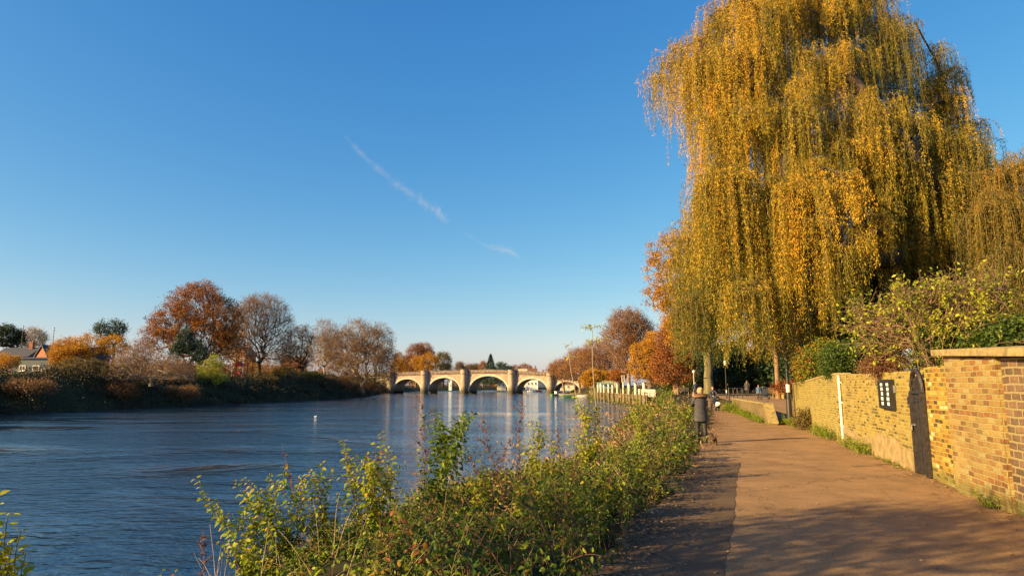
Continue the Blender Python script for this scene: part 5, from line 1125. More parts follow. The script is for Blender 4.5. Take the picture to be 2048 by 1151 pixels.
# ================================================================== houses on the far bank
def house(name, label, px0, px1, Y, zt_px, roof_h, wallm, roofm, z=3.2, depth=8, wins=(), chim=(), gable=False, rz=0):
    a = atY(px0, 770, Y); b = atY(px1, 770, Y); w_ = b[0] - a[0]; cx_ = (a[0] + b[0]) / 2; zt = atY((px0 + px1) / 2, zt_px, Y)[2] - z
    t = thing(name, label, 'house', (cx_, Y, z), rz); h = w_ / 2
    MB().box((0, depth / 2, zt / 2 - .3), (w_, depth, zt + .6)).build('wall', M[wallm], t)
    mb = MB(); e = .35
    if gable:
        mb2 = MB().prism([(-h, zt), (h, zt), (0, zt + roof_h)], 0, depth); mb2.build('gable', M[wallm], t)
        for s in (-1, 1): mb.add([(s * (h + e), -e, zt - e * roof_h / h), (0, -e, zt + roof_h + .02), (0, depth + e, zt + roof_h + .02), (s * (h + e), depth + e, zt - e * roof_h / h),
                                  (s * (h + e), -e, zt - e * roof_h / h + .25), (0, -e, zt + roof_h + .27), (0, depth + e, zt + roof_h + .27), (s * (h + e), depth + e, zt - e * roof_h / h + .25)],
                                 [(0, 1, 5, 4), (4, 5, 6, 7), (2, 3, 7, 6), (3, 0, 4, 7), (0, 3, 2, 1)])
    else:
        P = [(-e, zt - .1), (depth / 2, zt + roof_h), (depth + e, zt - .1)]
        vs = [(x, y, z_) for x in (-h - e, h + e) for y, z_ in P]; mb.add(vs, [(0, 1, 4, 3), (1, 2, 5, 4), (2, 0, 3, 5), (0, 2, 1), (3, 4, 5)])
    rf = mb.build('roof', M[roofm], t)
    for c in chim:
        q = MB(); q.box((c * w_, depth * .45, zt + roof_h + .3), (.9, .7, 1.8)); q.box((c * w_, depth * .45, zt + roof_h + 1.25), (1.05, .85, .15))
        for k in (-1, 1): q.loft([(c * w_ + k * .22, depth * .45, zt + roof_h + 1.3, .12, .12), (c * w_ + k * .22, depth * .45, zt + roof_h + 1.75, .1, .1)], 8)
        q.build('chimney', M['brick_red'], rf)
    for (u, v, ww, hh) in wins:
        f_ = MB(); x = u * w_; zc = v * zt
        for s in (-1, 1): f_.box((x + s * ww / 2, -.05, zc), (.1, .12, hh + .1)); f_.box((x, -.052, zc + s * hh / 2), (ww - .1, .12, .1))
        f_.box((x, -.05, zc), (.06, .08, hh)); fo = f_.build('window', M['white'], t)
        MB().box((x, -.01, zc), (ww, .04, hh)).build('pane', M['glassy'], fo); MB().box((x, -.12, zc - hh / 2 - .1), (ww + .25, .22, .08)).build('sill', M['white'], fo)
    return t
house('brick_house', 'brick house with a lit gable end and a dark slate roof at the far left', 55, 100, 150, 712, 2.4, 'brick_red', 'slate', gable=True, wins=[(.1, .4, 1.2, 1.4), (.3, .75, 1.2, 1.2), (-.25, .6, 1.0, 1.2)], chim=(.2, -.35), depth=14, rz=R(-28))
house('brick_house', 'dark roofed house with a tall brick chimney at the left edge', -20, 48, 158, 712, 2.3, 'brick_red', 'slate', chim=(.28,), wins=[(.3, .5, 1.2, 1.3), (-.1, .5, 1.2, 1.3)])
house('boat_shed', 'long low grey-blue building below the dark roofed houses', 18, 96, 135, 716, .35, 'pale_slate', 'slate', wins=[(.4, .3, 1.6, 1.4), (.15, .5, 1.2, 1.0), (-.2, .5, 1.2, 1.0)], depth=6) if 'pale_slate' in M else None
house('brick_house', 'red brick house with white windows behind the playground', 462, 488, 195, 706, 2.2, 'brick_red', 'tile', gable=True, wins=[(-.25, .75, 1.1, 1.3), (.25, .75, 1.1, 1.3), (-.25, .4, 1.1, 1.3), (.25, .4, 1.1, 1.3)], chim=(.3,))
house('brick_house', 'pink-orange rendered house half hidden by the slender bare trees', 560, 598, 240, 722, 1.8, 'brick_red', 'tile', wins=[(-.2, .6, 1.2, 1.3), (.2, .6, 1.2, 1.3)])
house('large_building', 'cream building with a flat roof above the right half of the bridge', 1037, 1057, 420, 737, .3, 'cream', 'cream', z=1.2, wins=[(-.25, .8, .9, 1.6), (.0, .8, .9, 1.6), (.25, .8, .9, 1.6)], depth=9)
house('brick_house', 'brown tiled house beside the cream building beyond the bridge', 1056, 1074, 410, 742, 2.0, 'cream', 'tile', z=1.2, wins=[(-.2, .7, 1, 1.2), (.2, .7, 1, 1.2)], chim=(-.3, .35))
house('brick_house', 'low brown roofed house near the right end of the bridge', 1076, 1094, 400, 748, 1.3, 'cream', 'tile', z=1.2, wins=[(0, .7, 1, 1.2)], chim=(.1,))
house('riverside_house', 'cream riverside house seen through the highest arch', 994, 1012, 385, 764, 1.2, 'cream', 'tile', z=-.4, wins=[(-.25, .6, .8, 1.2), (.2, .6, .8, 1.2)])
house('boathouse', 'white gabled boathouse seen through the second arch', 897.5, 903, 380, 762, 1.6, 'white', 'white', z=-.6, gable=True, depth=5, wins=[(0, .5, .5, .8)])
house('riverside_house', 'white riverside building seen through the arch with the blue boats', 1052, 1076, 352, 758, 1.0, 'white', 'slate', z=.0, wins=[(-.3, .55, .9, 1.3), (0, .55, .9, 1.3), (.3, .55, .9, 1.3)])
house('riverside_house', 'tan riverside building seen through the last arch', 1116, 1150, 318, 768, .8, 'cream', 'tile', z=-.2, wins=[(-.3, .5, .9, 1.1), (.1, .5, .9, 1.1)])
for i, (px, pt, Y, lb) in enumerate([(34, 655, 165, 'thin dark mast with a lamp above the chimney house at the left edge'), (97, 659, 158, 'thin dark mast with a lamp head beside the golden-orange tree')]):
    z0 = 3.2; b0 = atY(px, 770, Y); lamp('lamp_mast', lb, (b0[0], Y, z0), atY(px, pt, Y)[2] - z0, .1, group=None, head='lantern')
# playground tower and swing posts
c0 = atY(477, 757, 158); t = thing('play_tower', 'red and white playground climbing tower on the far bank', 'playground', (c0[0], 158, float(height(c0[0], 158))))
for x in (-1.7, -.6, .9, 2.0):
    MB().tube([(x, 0, -.1), (x, 0, 3.9)], .12, 8).build('post', M['white' if x in (-1.7, .9) else 'red'], t)
MB().box((-.0, .4, 1.6), (1.5, 1.4, .15)).build('platform', M['red'], t)
MB().prism([(-1.1, 3.1), (1.1, 3.1), (0, 4.2)], -.6, 1.4).build('roof', M['red'], t)
mb = MB(); mb.tube([(.2, -.3, 1.6), (1.6, -.8, .15)], .28, 8); mb.build('slide', M['red'], t)
mb = MB(); mb.box((-1.2, -.1, 1.0), (.9, .08, 1.6)); mb.build('climbing_panel', M['red'], t)
MB().tube([(-1.7, 0, 3.5), (2.0, 0, 3.5)], .07, 6).build('crossbar', M['red'], t)

# ================================================================== jetty on the right bank
piles = [(1196, 767, 158, 'leftmost of the row of white-topped jetty posts'), (1202, 765, 152, 'second white-topped jetty post from the bridge side'), (1208, 768, 147, 'third white-topped jetty post from the bridge side, in front of the kiosk'), (1217, 766, 141, 'white-topped jetty post before the middle of the kiosk'),
         (1225, 768, 135, 'white-topped jetty post before the right end of the kiosk'), (1234.5, 765, 129, 'white-topped jetty post just left of the tall white post'), (1258, 765, 117, 'stout white-topped jetty post right of the tall white post'), (1271, 764, 111, 'stoutest white jetty post with a grey cap'), (1288, 763, 104, 'last white-topped jetty post, beside the white railing')]
for i, (px, pt, Y, lb) in enumerate(piles):
    b0 = atY(px, 770, Y); zt = atY(px, pt, Y)[2]; x = b0[0]; t = thing('jetty_post', 'weathered ' + lb, 'mooring post', (x, Y, -2.2), 0, 'white-topped posts of the jetty')
    rr = .20 if i < 6 else .26; zs = .15 + 2.2
    MB().loft([(0, 0, -.8, rr, rr), (0, 0, zs, rr * .97, rr * .97)], 10).build('pile', M['pile'], t)
    MB().loft([(0, 0, zs, rr * 1.03, rr * 1.03), (0, 0, zt + 1.95, rr, rr)], 10).build('white_sleeve', M['post_white'], t)
    MB().loft([(0, 0, zt + 1.95, rr * 1.15, rr * 1.15), (0, 0, zt + 2.1, rr * 1.15, rr * 1.15), (0, 0, zt + 2.25, .05, .05)], 10).build('cap', M['metal'], t)
b0 = atY(1246.5, 770, 122); zt = atY(1246.5, 751, 122)[2]; t = thing('jetty_post', 'tallest white jetty post topped by a framed box', 'mooring post', (b0[0], 122, -2.2), 0)
MB().loft([(0, 0, -.8, .22, .22), (0, 0, 2.4, .22, .22)], 10).build('pile', M['pile'], t); MB().loft([(0, 0, 2.4, .2, .2), (0, 0, zt + 1.1, .17, .17)], 10).build('white_sleeve', M['post_white'], t)
f_ = MB()
for sx_ in (-1, 1): f_.box((sx_ * .22, 0, zt + 1.65), (.09, .3, 1.1))
f_.box((0, 0, zt + 2.24), (.6, .36, .1)); f_.box((0, 0, zt + 1.12), (.6, .36, .1)); f_.box((0, .05, zt + 1.7), (.3, .1, .8)); f_.build('frame_box', M['post_white'], t)
# dark timbers of the river wall
for i, Y in enumerate(np.arange(101, 186, 3.4)):
    x = wl_r(Y) + .15; t = MB(); r = random.Random(i)
    t.tube([(0, 0, -1.6), (r.uniform(-.05, .05), 0, .4), (r.uniform(-.08, .08), 0, r.uniform(1.7, 3.0))], [.17, .16, .13], 7); t.box((.12, 0, 1.55 - .5 * 0), (.1, .34, .25))
    o = t.build('timber_pile', M['pile'], None, (x, Y, -1.5)); tag(o, 'dark weathered timber pile of the jetty river wall', 'timber pile', 'dark timber piles along the jetty')
ys = np.arange(100.5, 190, 1.5); mb = MB()
for y0, y1 in zip(ys[:-1], ys[1:]):
    for k in range(5): mb.box((wl_r((y0 + y1) / 2) + .42, (y0 + y1) / 2, -1.7 + .22 + k * .38), (.12, 1.49, .36))
o = mb.build('timber_river_wall', M['pile']); tag(o, 'dark planked timber river wall behind the jetty piles', 'river wall')
# white railing
t = thing('white_railing', 'white picket railing at the near end of the jetty', 'railing', (0, 0, 0)); mb = MB()
pa, pb = atY(1277, 784, 108), atY(1310, 786, 96); pa[2] = pb[2] = .02
for k in range(15):
    p = pa + (pb - pa) * k / 14; mb.box((p[0], p[1], p[2] + .55), (.09, .09, 1.1))
mb.build('posts', M['white'], t)
for h in (.35, .75, 1.05): MB().tube([pa + [0, 0, h], pb + [0, 0, h]], .035, 6).build('rail', M['white'], t)
# kiosk
b0 = atY(1213, 780, 165); kz = .3; t = thing('kiosk', 'small blue and white kiosk with a dark green roof behind the jetty posts', 'kiosk', (b0[0], 165, kz))
MB().box((0, 1.2, .9), (3.7, 2.4, 1.9)).build('wall', M['pale_blue'], t); MB().box((0, 1.2, 2.05), (4.3, 3.2, .3), top=.94).build('roof', M['green_paint'], t)
for x in (-1.1, 0, 1.1): f_ = MB().box((x, -.02, 1.1), (.85, .06, .9)).build('window', M['white'], t); MB().box((x, -.06, 1.1), (.65, .03, .7)).build('pane', M['blue'], f_)
MB().box((0, -.5, 1.85), (3.9, 1.0, .06)).build('awning', M['white'], t)
# ================================================================== boats
def boat(label, px, py, L, col, heading, cabin=True, z=-1.7, canopy=None, Y=None):
    g = ground(px, py, -1.7); 
    if Y: g = atY(px, py, Y)
    t = thing('moored_boat', label, 'boat', (g[0], g[1], z), heading); B = L * .28; n = 10
    mb = MB(); vs = []; prof = [(-.25, .55), (.1, .85), (.62, 1.0), (.7, 1.04), (.7, .92), (.3, .8)]
    for zf, k in prof:
        for s in (1, -1):
            for j in range(n + 1):
                u = j / n if s == 1 else 1 - j / n; x = -L / 2 + L * u; wd = B / 2 * (1 - max(0, u - .45) ** 2 / .3025) * (.85 + .15 * min(1, u * 4)); vs.append((x, s * wd * k, zf * (1 + .25 * max(0, u - .5))))
    m_ = 2 * (n + 1); fs = [(i * m_ + j, i * m_ + (j + 1) % m_, (i + 1) * m_ + (j + 1) % m_, (i + 1) * m_ + j) for i in range(len(prof) - 1) for j in range(m_)]
    fs.append(tuple((len(prof) - 1) * m_ + j for j in range(m_))); mb.add(vs, fs); mb.build('hull', M[col], t)
    MB().tube([(-L / 2, B * .43, .68), (-L * .1, B * .52, .7), (L * .2, B * .42, .74), (L / 2, 0, .8)], .05, 6).build('gunwale', M['wood'], t)
    if cabin:
        MB().box((-L * .05, 0, 1.05), (L * .4, B * .66, .9), top=.88).build('cabin', M['white' if col != 'white' else 'cream'], t)
        for s in (-1, 1): MB().box((-L * .05, s * B * .325, 1.15), (L * .3, .04, .3)).build('window', M['glassy'], t)
        MB().box((-L * .05, 0, 1.53), (L * .44, B * .72, .08)).build('roof', M[canopy or 'white'], t)
    else:
        for x in (-L * .25, 0, L * .22): MB().box((x, 0, .5), (L * .05, B * .8, .05)).build('thwart', M['wood'], t)
    return t
BO = [('small dark rowing boat beneath the second arch', 886, 776, 5, 'brown_hull', .1, False, None), ('dark narrow boat beneath the second arch beside a smaller one', 897, 776.5, 7, 'black', .0, True, None),
 ('little boat with a red cover between the second arch and pier', 905, 779, 4.5, 'red', .2, False, None), ('white cruiser beneath the highest arch, left one', 975, 777, 6, 'white', .0, True, None),
 ('pale cabin boat beneath the highest arch, right one', 1003, 777, 8, 'cream', .1, True, 'blue'), ('small white boat at the foot of the highest arch', 985, 778, 4, 'white', .4, False, None),
 ('white cabin cruiser with a blue canopy in the arch beside the white buildings', 1064, 778, 9, 'white', .3, True, 'blue'), ('large pale blue covered boat in the arch beside the white buildings', 1080, 778, 10, 'pale_blue', 1.0, True, 'pale_blue'),
 ('little white boat with a red stripe of cover at the foot of the fourth arch', 1074, 783, 5.5, 'red', .1, False, None), ('white dinghy at the foot of the fourth arch', 1063, 783.5, 4.5, 'white', .2, True, None),
 ('white launch in the distance under the fourth arch', 1048, 777, 6, 'white', -.2, True, None), ('pale green moored boat just beyond the last arch', 1119, 791, 6.5, 'green_paint', .5, True, 'cream'),
 ('cream barge beside the pale green boat', 1139, 791, 8, 'cream', .1, False, None), ('dark green rowing boat nearest the jetty', 1146, 794, 6, 'green_paint', .2, False, None),
 ('row boat with white sides tied at the end of the jetty', 1163, 794, 5, 'white', .0, False, None), ('pale flat boats edge beyond the first arch', 805, 781, 7, 'cream', .0, False, None), ('white dinghy left of the first full pier', 831, 781.5, 6, 'white', .0, False, None)]
for a in BO: boat(a[0], a[1], a[2], a[3], a[4], a[5], a[6], canopy=a[7])
# gull on the river
g = ground(631, 833, -1.7); t = thing('gull', 'tiny white gull floating alone on the river', 'bird', (g[0], g[1], -1.7)); t.scale = (.48,) * 3; mb = MB()
mb.loft([(0, 0, -.05, .03, .03), (0, 0, 0, .2, .1), (.0, 0, .08, .26, .12), (-.02, 0, .15, .2, .09), (0, 0, .19, .06, .04)], 12)
mb.tube([(.17, 0, .1), (.22, 0, .2), (.23, 0, .28), (.27, 0, .3), (.34, 0, .29)], [.07, .05, .055, .05, .008], 8); mb.tube([(-.18, 0, .13), (-.36, 0, .17)], [.06, .01], 6)
mb.build('body', M['white'], t, smooth=True)

# ================================================================== lamps and railings of the path
gl = ground(1586, 845, 0)
lamp('lamp_post', 'black lamp post with a white notice band in front of the yellow brick wall', (wall_x(30.1) - .28, 30.1, 0), 4.3, .085, sticker=True)
b0 = atY(1389, 785, 88); lamp('lamp_post', 'slim pale lamp post with a white head left of the plane tree trunk', (b0[0], 88, .4), atY(1389, 744, 88)[2] - .4, .1, mat='metal', head='globe')
b0 = atY(1453, 785, 60); lamp('lamp_post', 'slim grey lamp post with a white band at the end of the low ramp wall', (b0[0], 60, .05), 3.6, .045, mat='black', head='globe', bands=(1.0,))
t = thing('railing', 'black metal railing on the low wall where the ramp branches off', 'railing', (0, 0, 0)); tops = []
for (px, Y) in ((1458, 43.5), (1467, 45), (1475, 46.5), (1485, 49)):
    b0 = atY(px, 790, Y); z0 = .5; MB().tube([(b0[0], Y, z0), (b0[0], Y, z0 + 1.05)], .04, 8).build('post', M['black'], t); tops.append((b0[0], Y, z0 + 1.03))
MB().tube(tops, .035, 6).build('top_rail', M['black'], t); MB().tube([(a, b, c - .5) for a, b, c in tops], .025, 6).build('lower_rail', M['black'], t)
def bench(label, px, py, Y, rz, z=None):
    b0 = atY(px, py, Y); z = z if z is not None else float(height(b0[0], Y)); t = thing('park_bench', label, 'bench', (b0[0], Y, z), rz)
    mb = MB()
    for k in range(4): mb.box((0, -.2 + k * .12, .45), (1.7, .10, .04))
    mb.build('seat', M['wood'], t); mb = MB()
    for k in range(4): mb.box((0, .27 + .02 * k, .55 + k * .12), (1.7, .035, .10))
    mb.build('backrest', M['wood'], t)
    for sx_ in (-1, 1):
        for sy in (-.2, .24): MB().box((sx_ * .78, sy, .21), (.07, .07, .43)).build('leg', M['wood'], t)
        MB().box((sx_ * .78, .02, .66), (.06, .5, .05)).build('armrest', M['wood'], t)
    return t
bench('pale wooden bench by the hedge right of the child in blue', 1546, 793, 60, R(20), z=.55)
bench('sunlit wooden bench at the foot of the plane tree, left of the path', 1364, 783, 84, R(-160))

# ================================================================== people
SK = plain('skin', (.48, .27, .18), .55, var=.08); 
CL = {'navy': plain('navy_cloth', (.02, .03, .06), .85, var=.3, scale=20, bump=.3), 'parka': plain('dark_blue_grey_parka', (.045, .042, .055), .85, var=.35, scale=12, bump=.5), 'fur': plain('tan_fur', (.20, .11, .045), .95, var=.5, scale=40, bump=1),
      'furdark': plain('dark_fur', (.10, .05, .03), .95, var=.4, scale=40, bump=1), 'legs': plain('dark_leggings', (.018, .017, .022), .7, var=.3), 'blond': plain('blond_hair', (.36, .21, .08), .6, var=.35, scale=25, bump=.5),
      'redhair': plain('ginger_hair', (.34, .11, .03), .6, var=.3, scale=25), 'brownhair': plain('brown_hair', (.09, .045, .02), .6, var=.3, scale=25), 'blue': plain('blue_jacket', (.05, .11, .24), .8, var=.3, scale=15, bump=.3),
      'grey': plain('grey_coat', (.05, .05, .055), .85, var=.3, scale=15, bump=.3), 'dog': plain('brown_dog_fur', (.045, .02, .012), .9, var=.5, scale=30, bump=.8)}
EYE_M = plain('eye', (.02, .015, .012), .2)
def skin_body(t, J, E, mat, name='body', sub=1):
    """J: joint -> (position, radius); E: edges; one continuous skinned surface"""
    me = bpy.data.meshes.new(name); keys = list(J); ix = {k: i for i, k in enumerate(keys)}
    me.from_pydata([J[k][0] for k in keys], [(ix[a], ix[b]) for a, b in E], []); me.materials.append(mat)
    o = bpy.data.objects.new(name, me); C.objects.link(o); o.parent = t
    sk = o.modifiers.new('skin', 'SKIN'); sk.use_smooth_shade = True
    if not me.skin_vertices: bpy.context.view_layer.update()
    lay = me.skin_vertices[0] if len(me.skin_vertices) else None
    if lay is None:
        bpy.context.view_layer.objects.active = o; bpy.ops.object.modifier_add(type='SKIN'); lay = me.skin_vertices[0]
    for k, i in ix.items():
        rr = J[k][1]; rr = rr if isinstance(rr, tuple) else (rr, rr); lay.data[i].radius = rr; lay.data[i].use_root = (i == 0)
    ss = o.modifiers.new('sub', 'SUBSURF'); ss.levels = sub; ss.render_levels = sub
    return o
def person(label, loc, rz, H=1.65, coat='navy', legs='legs', hair='brownhair', coat_len=.52, arms=None, sit=False, stride=.10, collar=None, hairlen=.0, legpose=None):
    """facing local -Y; k scales a 1.65 m figure"""
    k = H / 1.65; V_ = lambda x, y, z: Vector((x * k, y * k, z * k)); t = thing('person', label, 'person', loc, rz)
    hz = .47 if sit else .88; dz = hz - .88
    J = {'pelvis': (V_(0, 0, .88 + dz), (.13 * k, .10 * k)), 'waist': (V_(0, 0, 1.02 + dz), (.115 * k, .09 * k)), 'chest': (V_(0, .0, 1.2 + dz), (.145 * k, .10 * k)), 'top': (V_(0, 0, 1.34 + dz), (.10 * k, .075 * k)),
         'neck': (V_(0, -.005, 1.41 + dz), .05 * k), 'jaw': (V_(0, -.02, 1.475 + dz), (.058 * k, .062 * k)), 'head': (V_(0, -.01, 1.545 + dz), (.077 * k, .088 * k)), 'crown': (V_(0, .005, 1.61 + dz), (.062 * k, .07 * k)), 'nose': (V_(0, -.108, 1.515 + dz), .012 * k)}
    E = [('pelvis', 'waist'), ('waist', 'chest'), ('chest', 'top'), ('top', 'neck'), ('neck', 'jaw'), ('jaw', 'head'), ('head', 'crown'), ('head', 'nose')]
    arms = arms or {}
    sl = MB(); lg = MB(); sh = MB()
    for s, nm in ((-1, 'l'), (1, 'r')):
        el, wr = arms.get(nm, ((.235, .02, 1.08), (.22, -.06, .85)))
        el = V_(el[0] * s, el[1], el[2] + dz); wr = V_(wr[0] * s, wr[1], wr[2] + dz); shd = V_(.165 * s, 0, 1.33 + dz)
        J[nm + 'sh'] = (shd, .055 * k); J[nm + 'el'] = (el, .040 * k); J[nm + 'wr'] = (wr, .026 * k); E += [('top', nm + 'sh'), (nm + 'sh', nm + 'el'), (nm + 'el', nm + 'wr')]
        d = (wr - el).normalized(); pm = wr + d * .05 * k; J[nm + 'palm'] = (pm, (.036 * k, .017 * k)); E.append((nm + 'wr', nm + 'palm'))
        u = d.cross(Vector((0, 1, .2))).normalized(); c = d.cross(u).normalized()
        for f in range(4):
            b_ = pm + d * .025 * k + u * (f - 1.5) * .019 * k; ln = (.062, .074, .07, .055)[f] * k; m_ = b_ + d * ln * .5 + c * .006 * k; e_ = b_ + d * ln * .85 + c * (.022 + .004 * f) * k
            for q, (pp, rr) in enumerate(((b_, .0095), (m_, .0085), (e_, .007))): J[f'{nm}f{f}{q}'] = (pp, rr * k)
            E += [(nm + 'palm', f'{nm}f{f}0'), (f'{nm}f{f}0', f'{nm}f{f}1'), (f'{nm}f{f}1', f'{nm}f{f}2')]
        a_ = wr + d * .03 * k - u * .035 * k; J[nm + 't0'] = (a_, .011 * k); J[nm + 't1'] = (a_ + (d - u * .5) * .035 * k + c * .01 * k, .009 * k); E += [(nm + 'wr', nm + 't0'), (nm + 't0', nm + 't1')]
        if legpose: kn, an = legpose[nm]; kn = V_(*kn); an = V_(*an); hp = V_(.085 * s, 0, .84)
        elif sit: hp = V_(.085 * s, 0, .50); kn = V_(.11 * s, -.42, .50); an = V_(.10 * s, -.44, .09)
        else: f_ = stride * s; hp = V_(.085 * s, 0, .84); kn = V_(.09 * s, -f_ * .6 - .02, .48); an = V_(.085 * s, -f_, .085)
        toe = an + V_(0, -.13, -.045)
        J[nm + 'hp'] = (hp, .088 * k); J[nm + 'kn'] = (kn, .055 * k); J[nm + 'ca'] = (kn.lerp(an, .35) + V_(0, .012, 0), .053 * k); J[nm + 'an'] = (an, .036 * k); J[nm + 'toe'] = (toe, (.036 * k, .022 * k))
        E += [('pelvis', nm + 'hp'), (nm + 'hp', nm + 'kn'), (nm + 'kn', nm + 'ca'), (nm + 'ca', nm + 'an'), (nm + 'an', nm + 'toe')]
        sl.tube([shd + Vector((-.03 * s * k, 0, .02 * k)), shd, shd.lerp(el, .5), el, el.lerp(wr, .5), wr.lerp(el, .02)], [.05 * k, .074 * k, .066 * k, .058 * k, .05 * k, .044 * k], 12)
        lg.tube([hp + V_(0, 0, .06), hp, hp.lerp(kn, .5), kn, kn.lerp(an, .35) + V_(0, .012, 0), an.lerp(kn, .04)], [.08 * k, .102 * k, .088 * k, .066 * k, .064 * k, .052 * k], 12)
        sh.tube([an + V_(0, .045, -.04), an + V_(0, .0, -.03), an + V_(0, -.08, -.045), toe + V_(0, -.04, -.005)], [.036 * k, .05 * k, .046 * k, .026 * k], 10); sh.tube([an + V_(0, 0, .12), an + V_(0, 0, -.02)], [.058 * k, .054 * k], 10)
    bd = skin_body(t, J, E, SK)
    lo = .88 - coat_len * .6 + dz if not sit else .80 + dz; ct = MB(); zc = lambda z: (z + dz) * k
    rings = [(0, 0, lo * k, .205 * k, .155 * k), (0, 0, zc(.86) if lo < .8 + dz else zc(.9), .195 * k, .15 * k), (0, 0, zc(1.02), .165 * k, .13 * k), (0, 0, zc(1.2), .185 * k, .135 * k), (0, 0, zc(1.31), .185 * k, .12 * k), (0, 0, zc(1.37), .13 * k, .10 * k), (0, 0, zc(1.42), .07 * k, .07 * k)]
    ct.loft(rings, 20, cap=False); ct.v += []; c_ = ct.build('coat', CL[coat], t, smooth=True); sl.build('sleeves', CL[coat], c_, smooth=True)
    hem = MB().loft([(0, 0, (lo - .004) * k, .2 * k, .15 * k), (0, 0, (lo + .03) * k, .211 * k, .161 * k), (0, 0, (lo + .06) * k, .204 * k, .156 * k)], 20, cap=False).build('hem', CL[coat], c_, smooth=True)
    lg.build('trousers', CL[legs], t, smooth=True); sh.build('boots', CL['legs'], t, smooth=True)
    if collar:
        for q, (mt, z_, r1) in enumerate((('fur', 1.37, .19), ('furdark', 1.395, .17), ('furdark', 1.42, .14))):
            rg_ = [(r1 * k * math.cos(a), (.02 + r1 * .8 * math.sin(a)) * k, (z_ + dz + .02 * math.sin(a)) * k) for a in np.linspace(0, 2 * math.pi, 19)]; MB().tube(rg_, .033 * k, 8, cap=False).build('fur_collar', CL[mt], c_, smooth=True)
    hm = MB(); hc = V_(0, .012, 1.565 + dz); n1, n2 = 12, 16; vs = []; fs = []
    for i in range(n1 + 1):
        th = math.pi * .62 * i / n1
        for j in range(n2):
            a = 2 * math.pi * j / n2; front = max(0, -math.sin(a)); tt = th * (1 - .42 * front); rr = 1.02 + .04 * math.sin(a * 5 + i)
            vs.append((hc.x + .088 * k * math.sin(tt) * math.cos(a) * rr, hc.y + .102 * k * math.sin(tt) * math.sin(a) * rr, hc.z + .09 * k * math.cos(tt) - hairlen * k * max(0, (i - 6) / 6) * (1 - front)))
    fs = [(i * n2 + j, i * n2 + (j + 1) % n2, (i + 1) * n2 + (j + 1) % n2, (i + 1) * n2 + j) for i in range(n1) for j in range(n2)]; hm.add(vs, fs); hm.build('hair', CL[hair], t, smooth=True)
    fm = MB()
    for s in (-1, 1): fm.loft([(.03 * s * k, -.088 * k, (1.53 + dz) * k, .011 * k, .008 * k), (.03 * s * k, -.089 * k, (1.54 + dz) * k, .011 * k, .008 * k)], 8)
    fm.box((0, -.078 * k, (1.478 + dz) * k), (.045 * k, .012 * k, .008 * k)); fm.build('face_features', EYE_M, bd)
    em = MB()
    for s in (-1, 1): em.loft([(.083 * s * k, 0, (1.5 + dz) * k, .008 * k, .014 * k), (.088 * s * k, .004 * k, (1.53 + dz) * k, .01 * k, .02 * k), (.084 * s * k, 0, (1.555 + dz) * k, .006 * k, .012 * k)], 8)
    em.build('ears', SK, bd)
    return t, c_
g = ground(1404, 885, 0)
w1, c1 = person('blond woman seen from behind in a long dark parka with a fur-trimmed hood', (g[0], g[1], 0), R(188), 1.66, 'parka', 'legs', 'blond', .36, {'l': ((.25, -.10, 1.13), (.10, -.20, 1.40)), 'r': ((.20, -.12, 1.12), (.11, -.21, 1.36))}, collar=True, stride=.09, hairlen=.06)
kk = 1.66 / 1.65; sk_ = MB().loft([(0, 0, .65, .216, .17), (0, 0, .70, .215, .168), (0, 0, .8, .208, .16), (0, .0, .93, .195, .15)], 20, cap=False).build('coat_skirt', CL['parka'], c1, smooth=True)
MB().box((0, -.22, 1.44), (.07, .012, .14)).build('phone', M['black'], w1)
MB().loft([(0, .09, 1.55, .02, .02), (0, .10, 1.58, .045, .045), (0, .10, 1.63, .045, .045), (0, .09, 1.66, .02, .02)], 10).build('hair_bun', CL['blond'], w1, smooth=True)
g = ground(1436, 821, 0)
w2, _ = person('woman in a dark jacket walking towards the camera and pushing a black pushchair', (g[0] - .12, g[1] + .6, 0), R(5), 1.64, 'navy', 'legs', 'redhair', .3, {'l': ((.23, -.12, 1.10), (.17, -.40, 1.02)), 'r': ((.23, -.12, 1.10), (.17, -.40, 1.02))}, stride=.16, hairlen=.08)
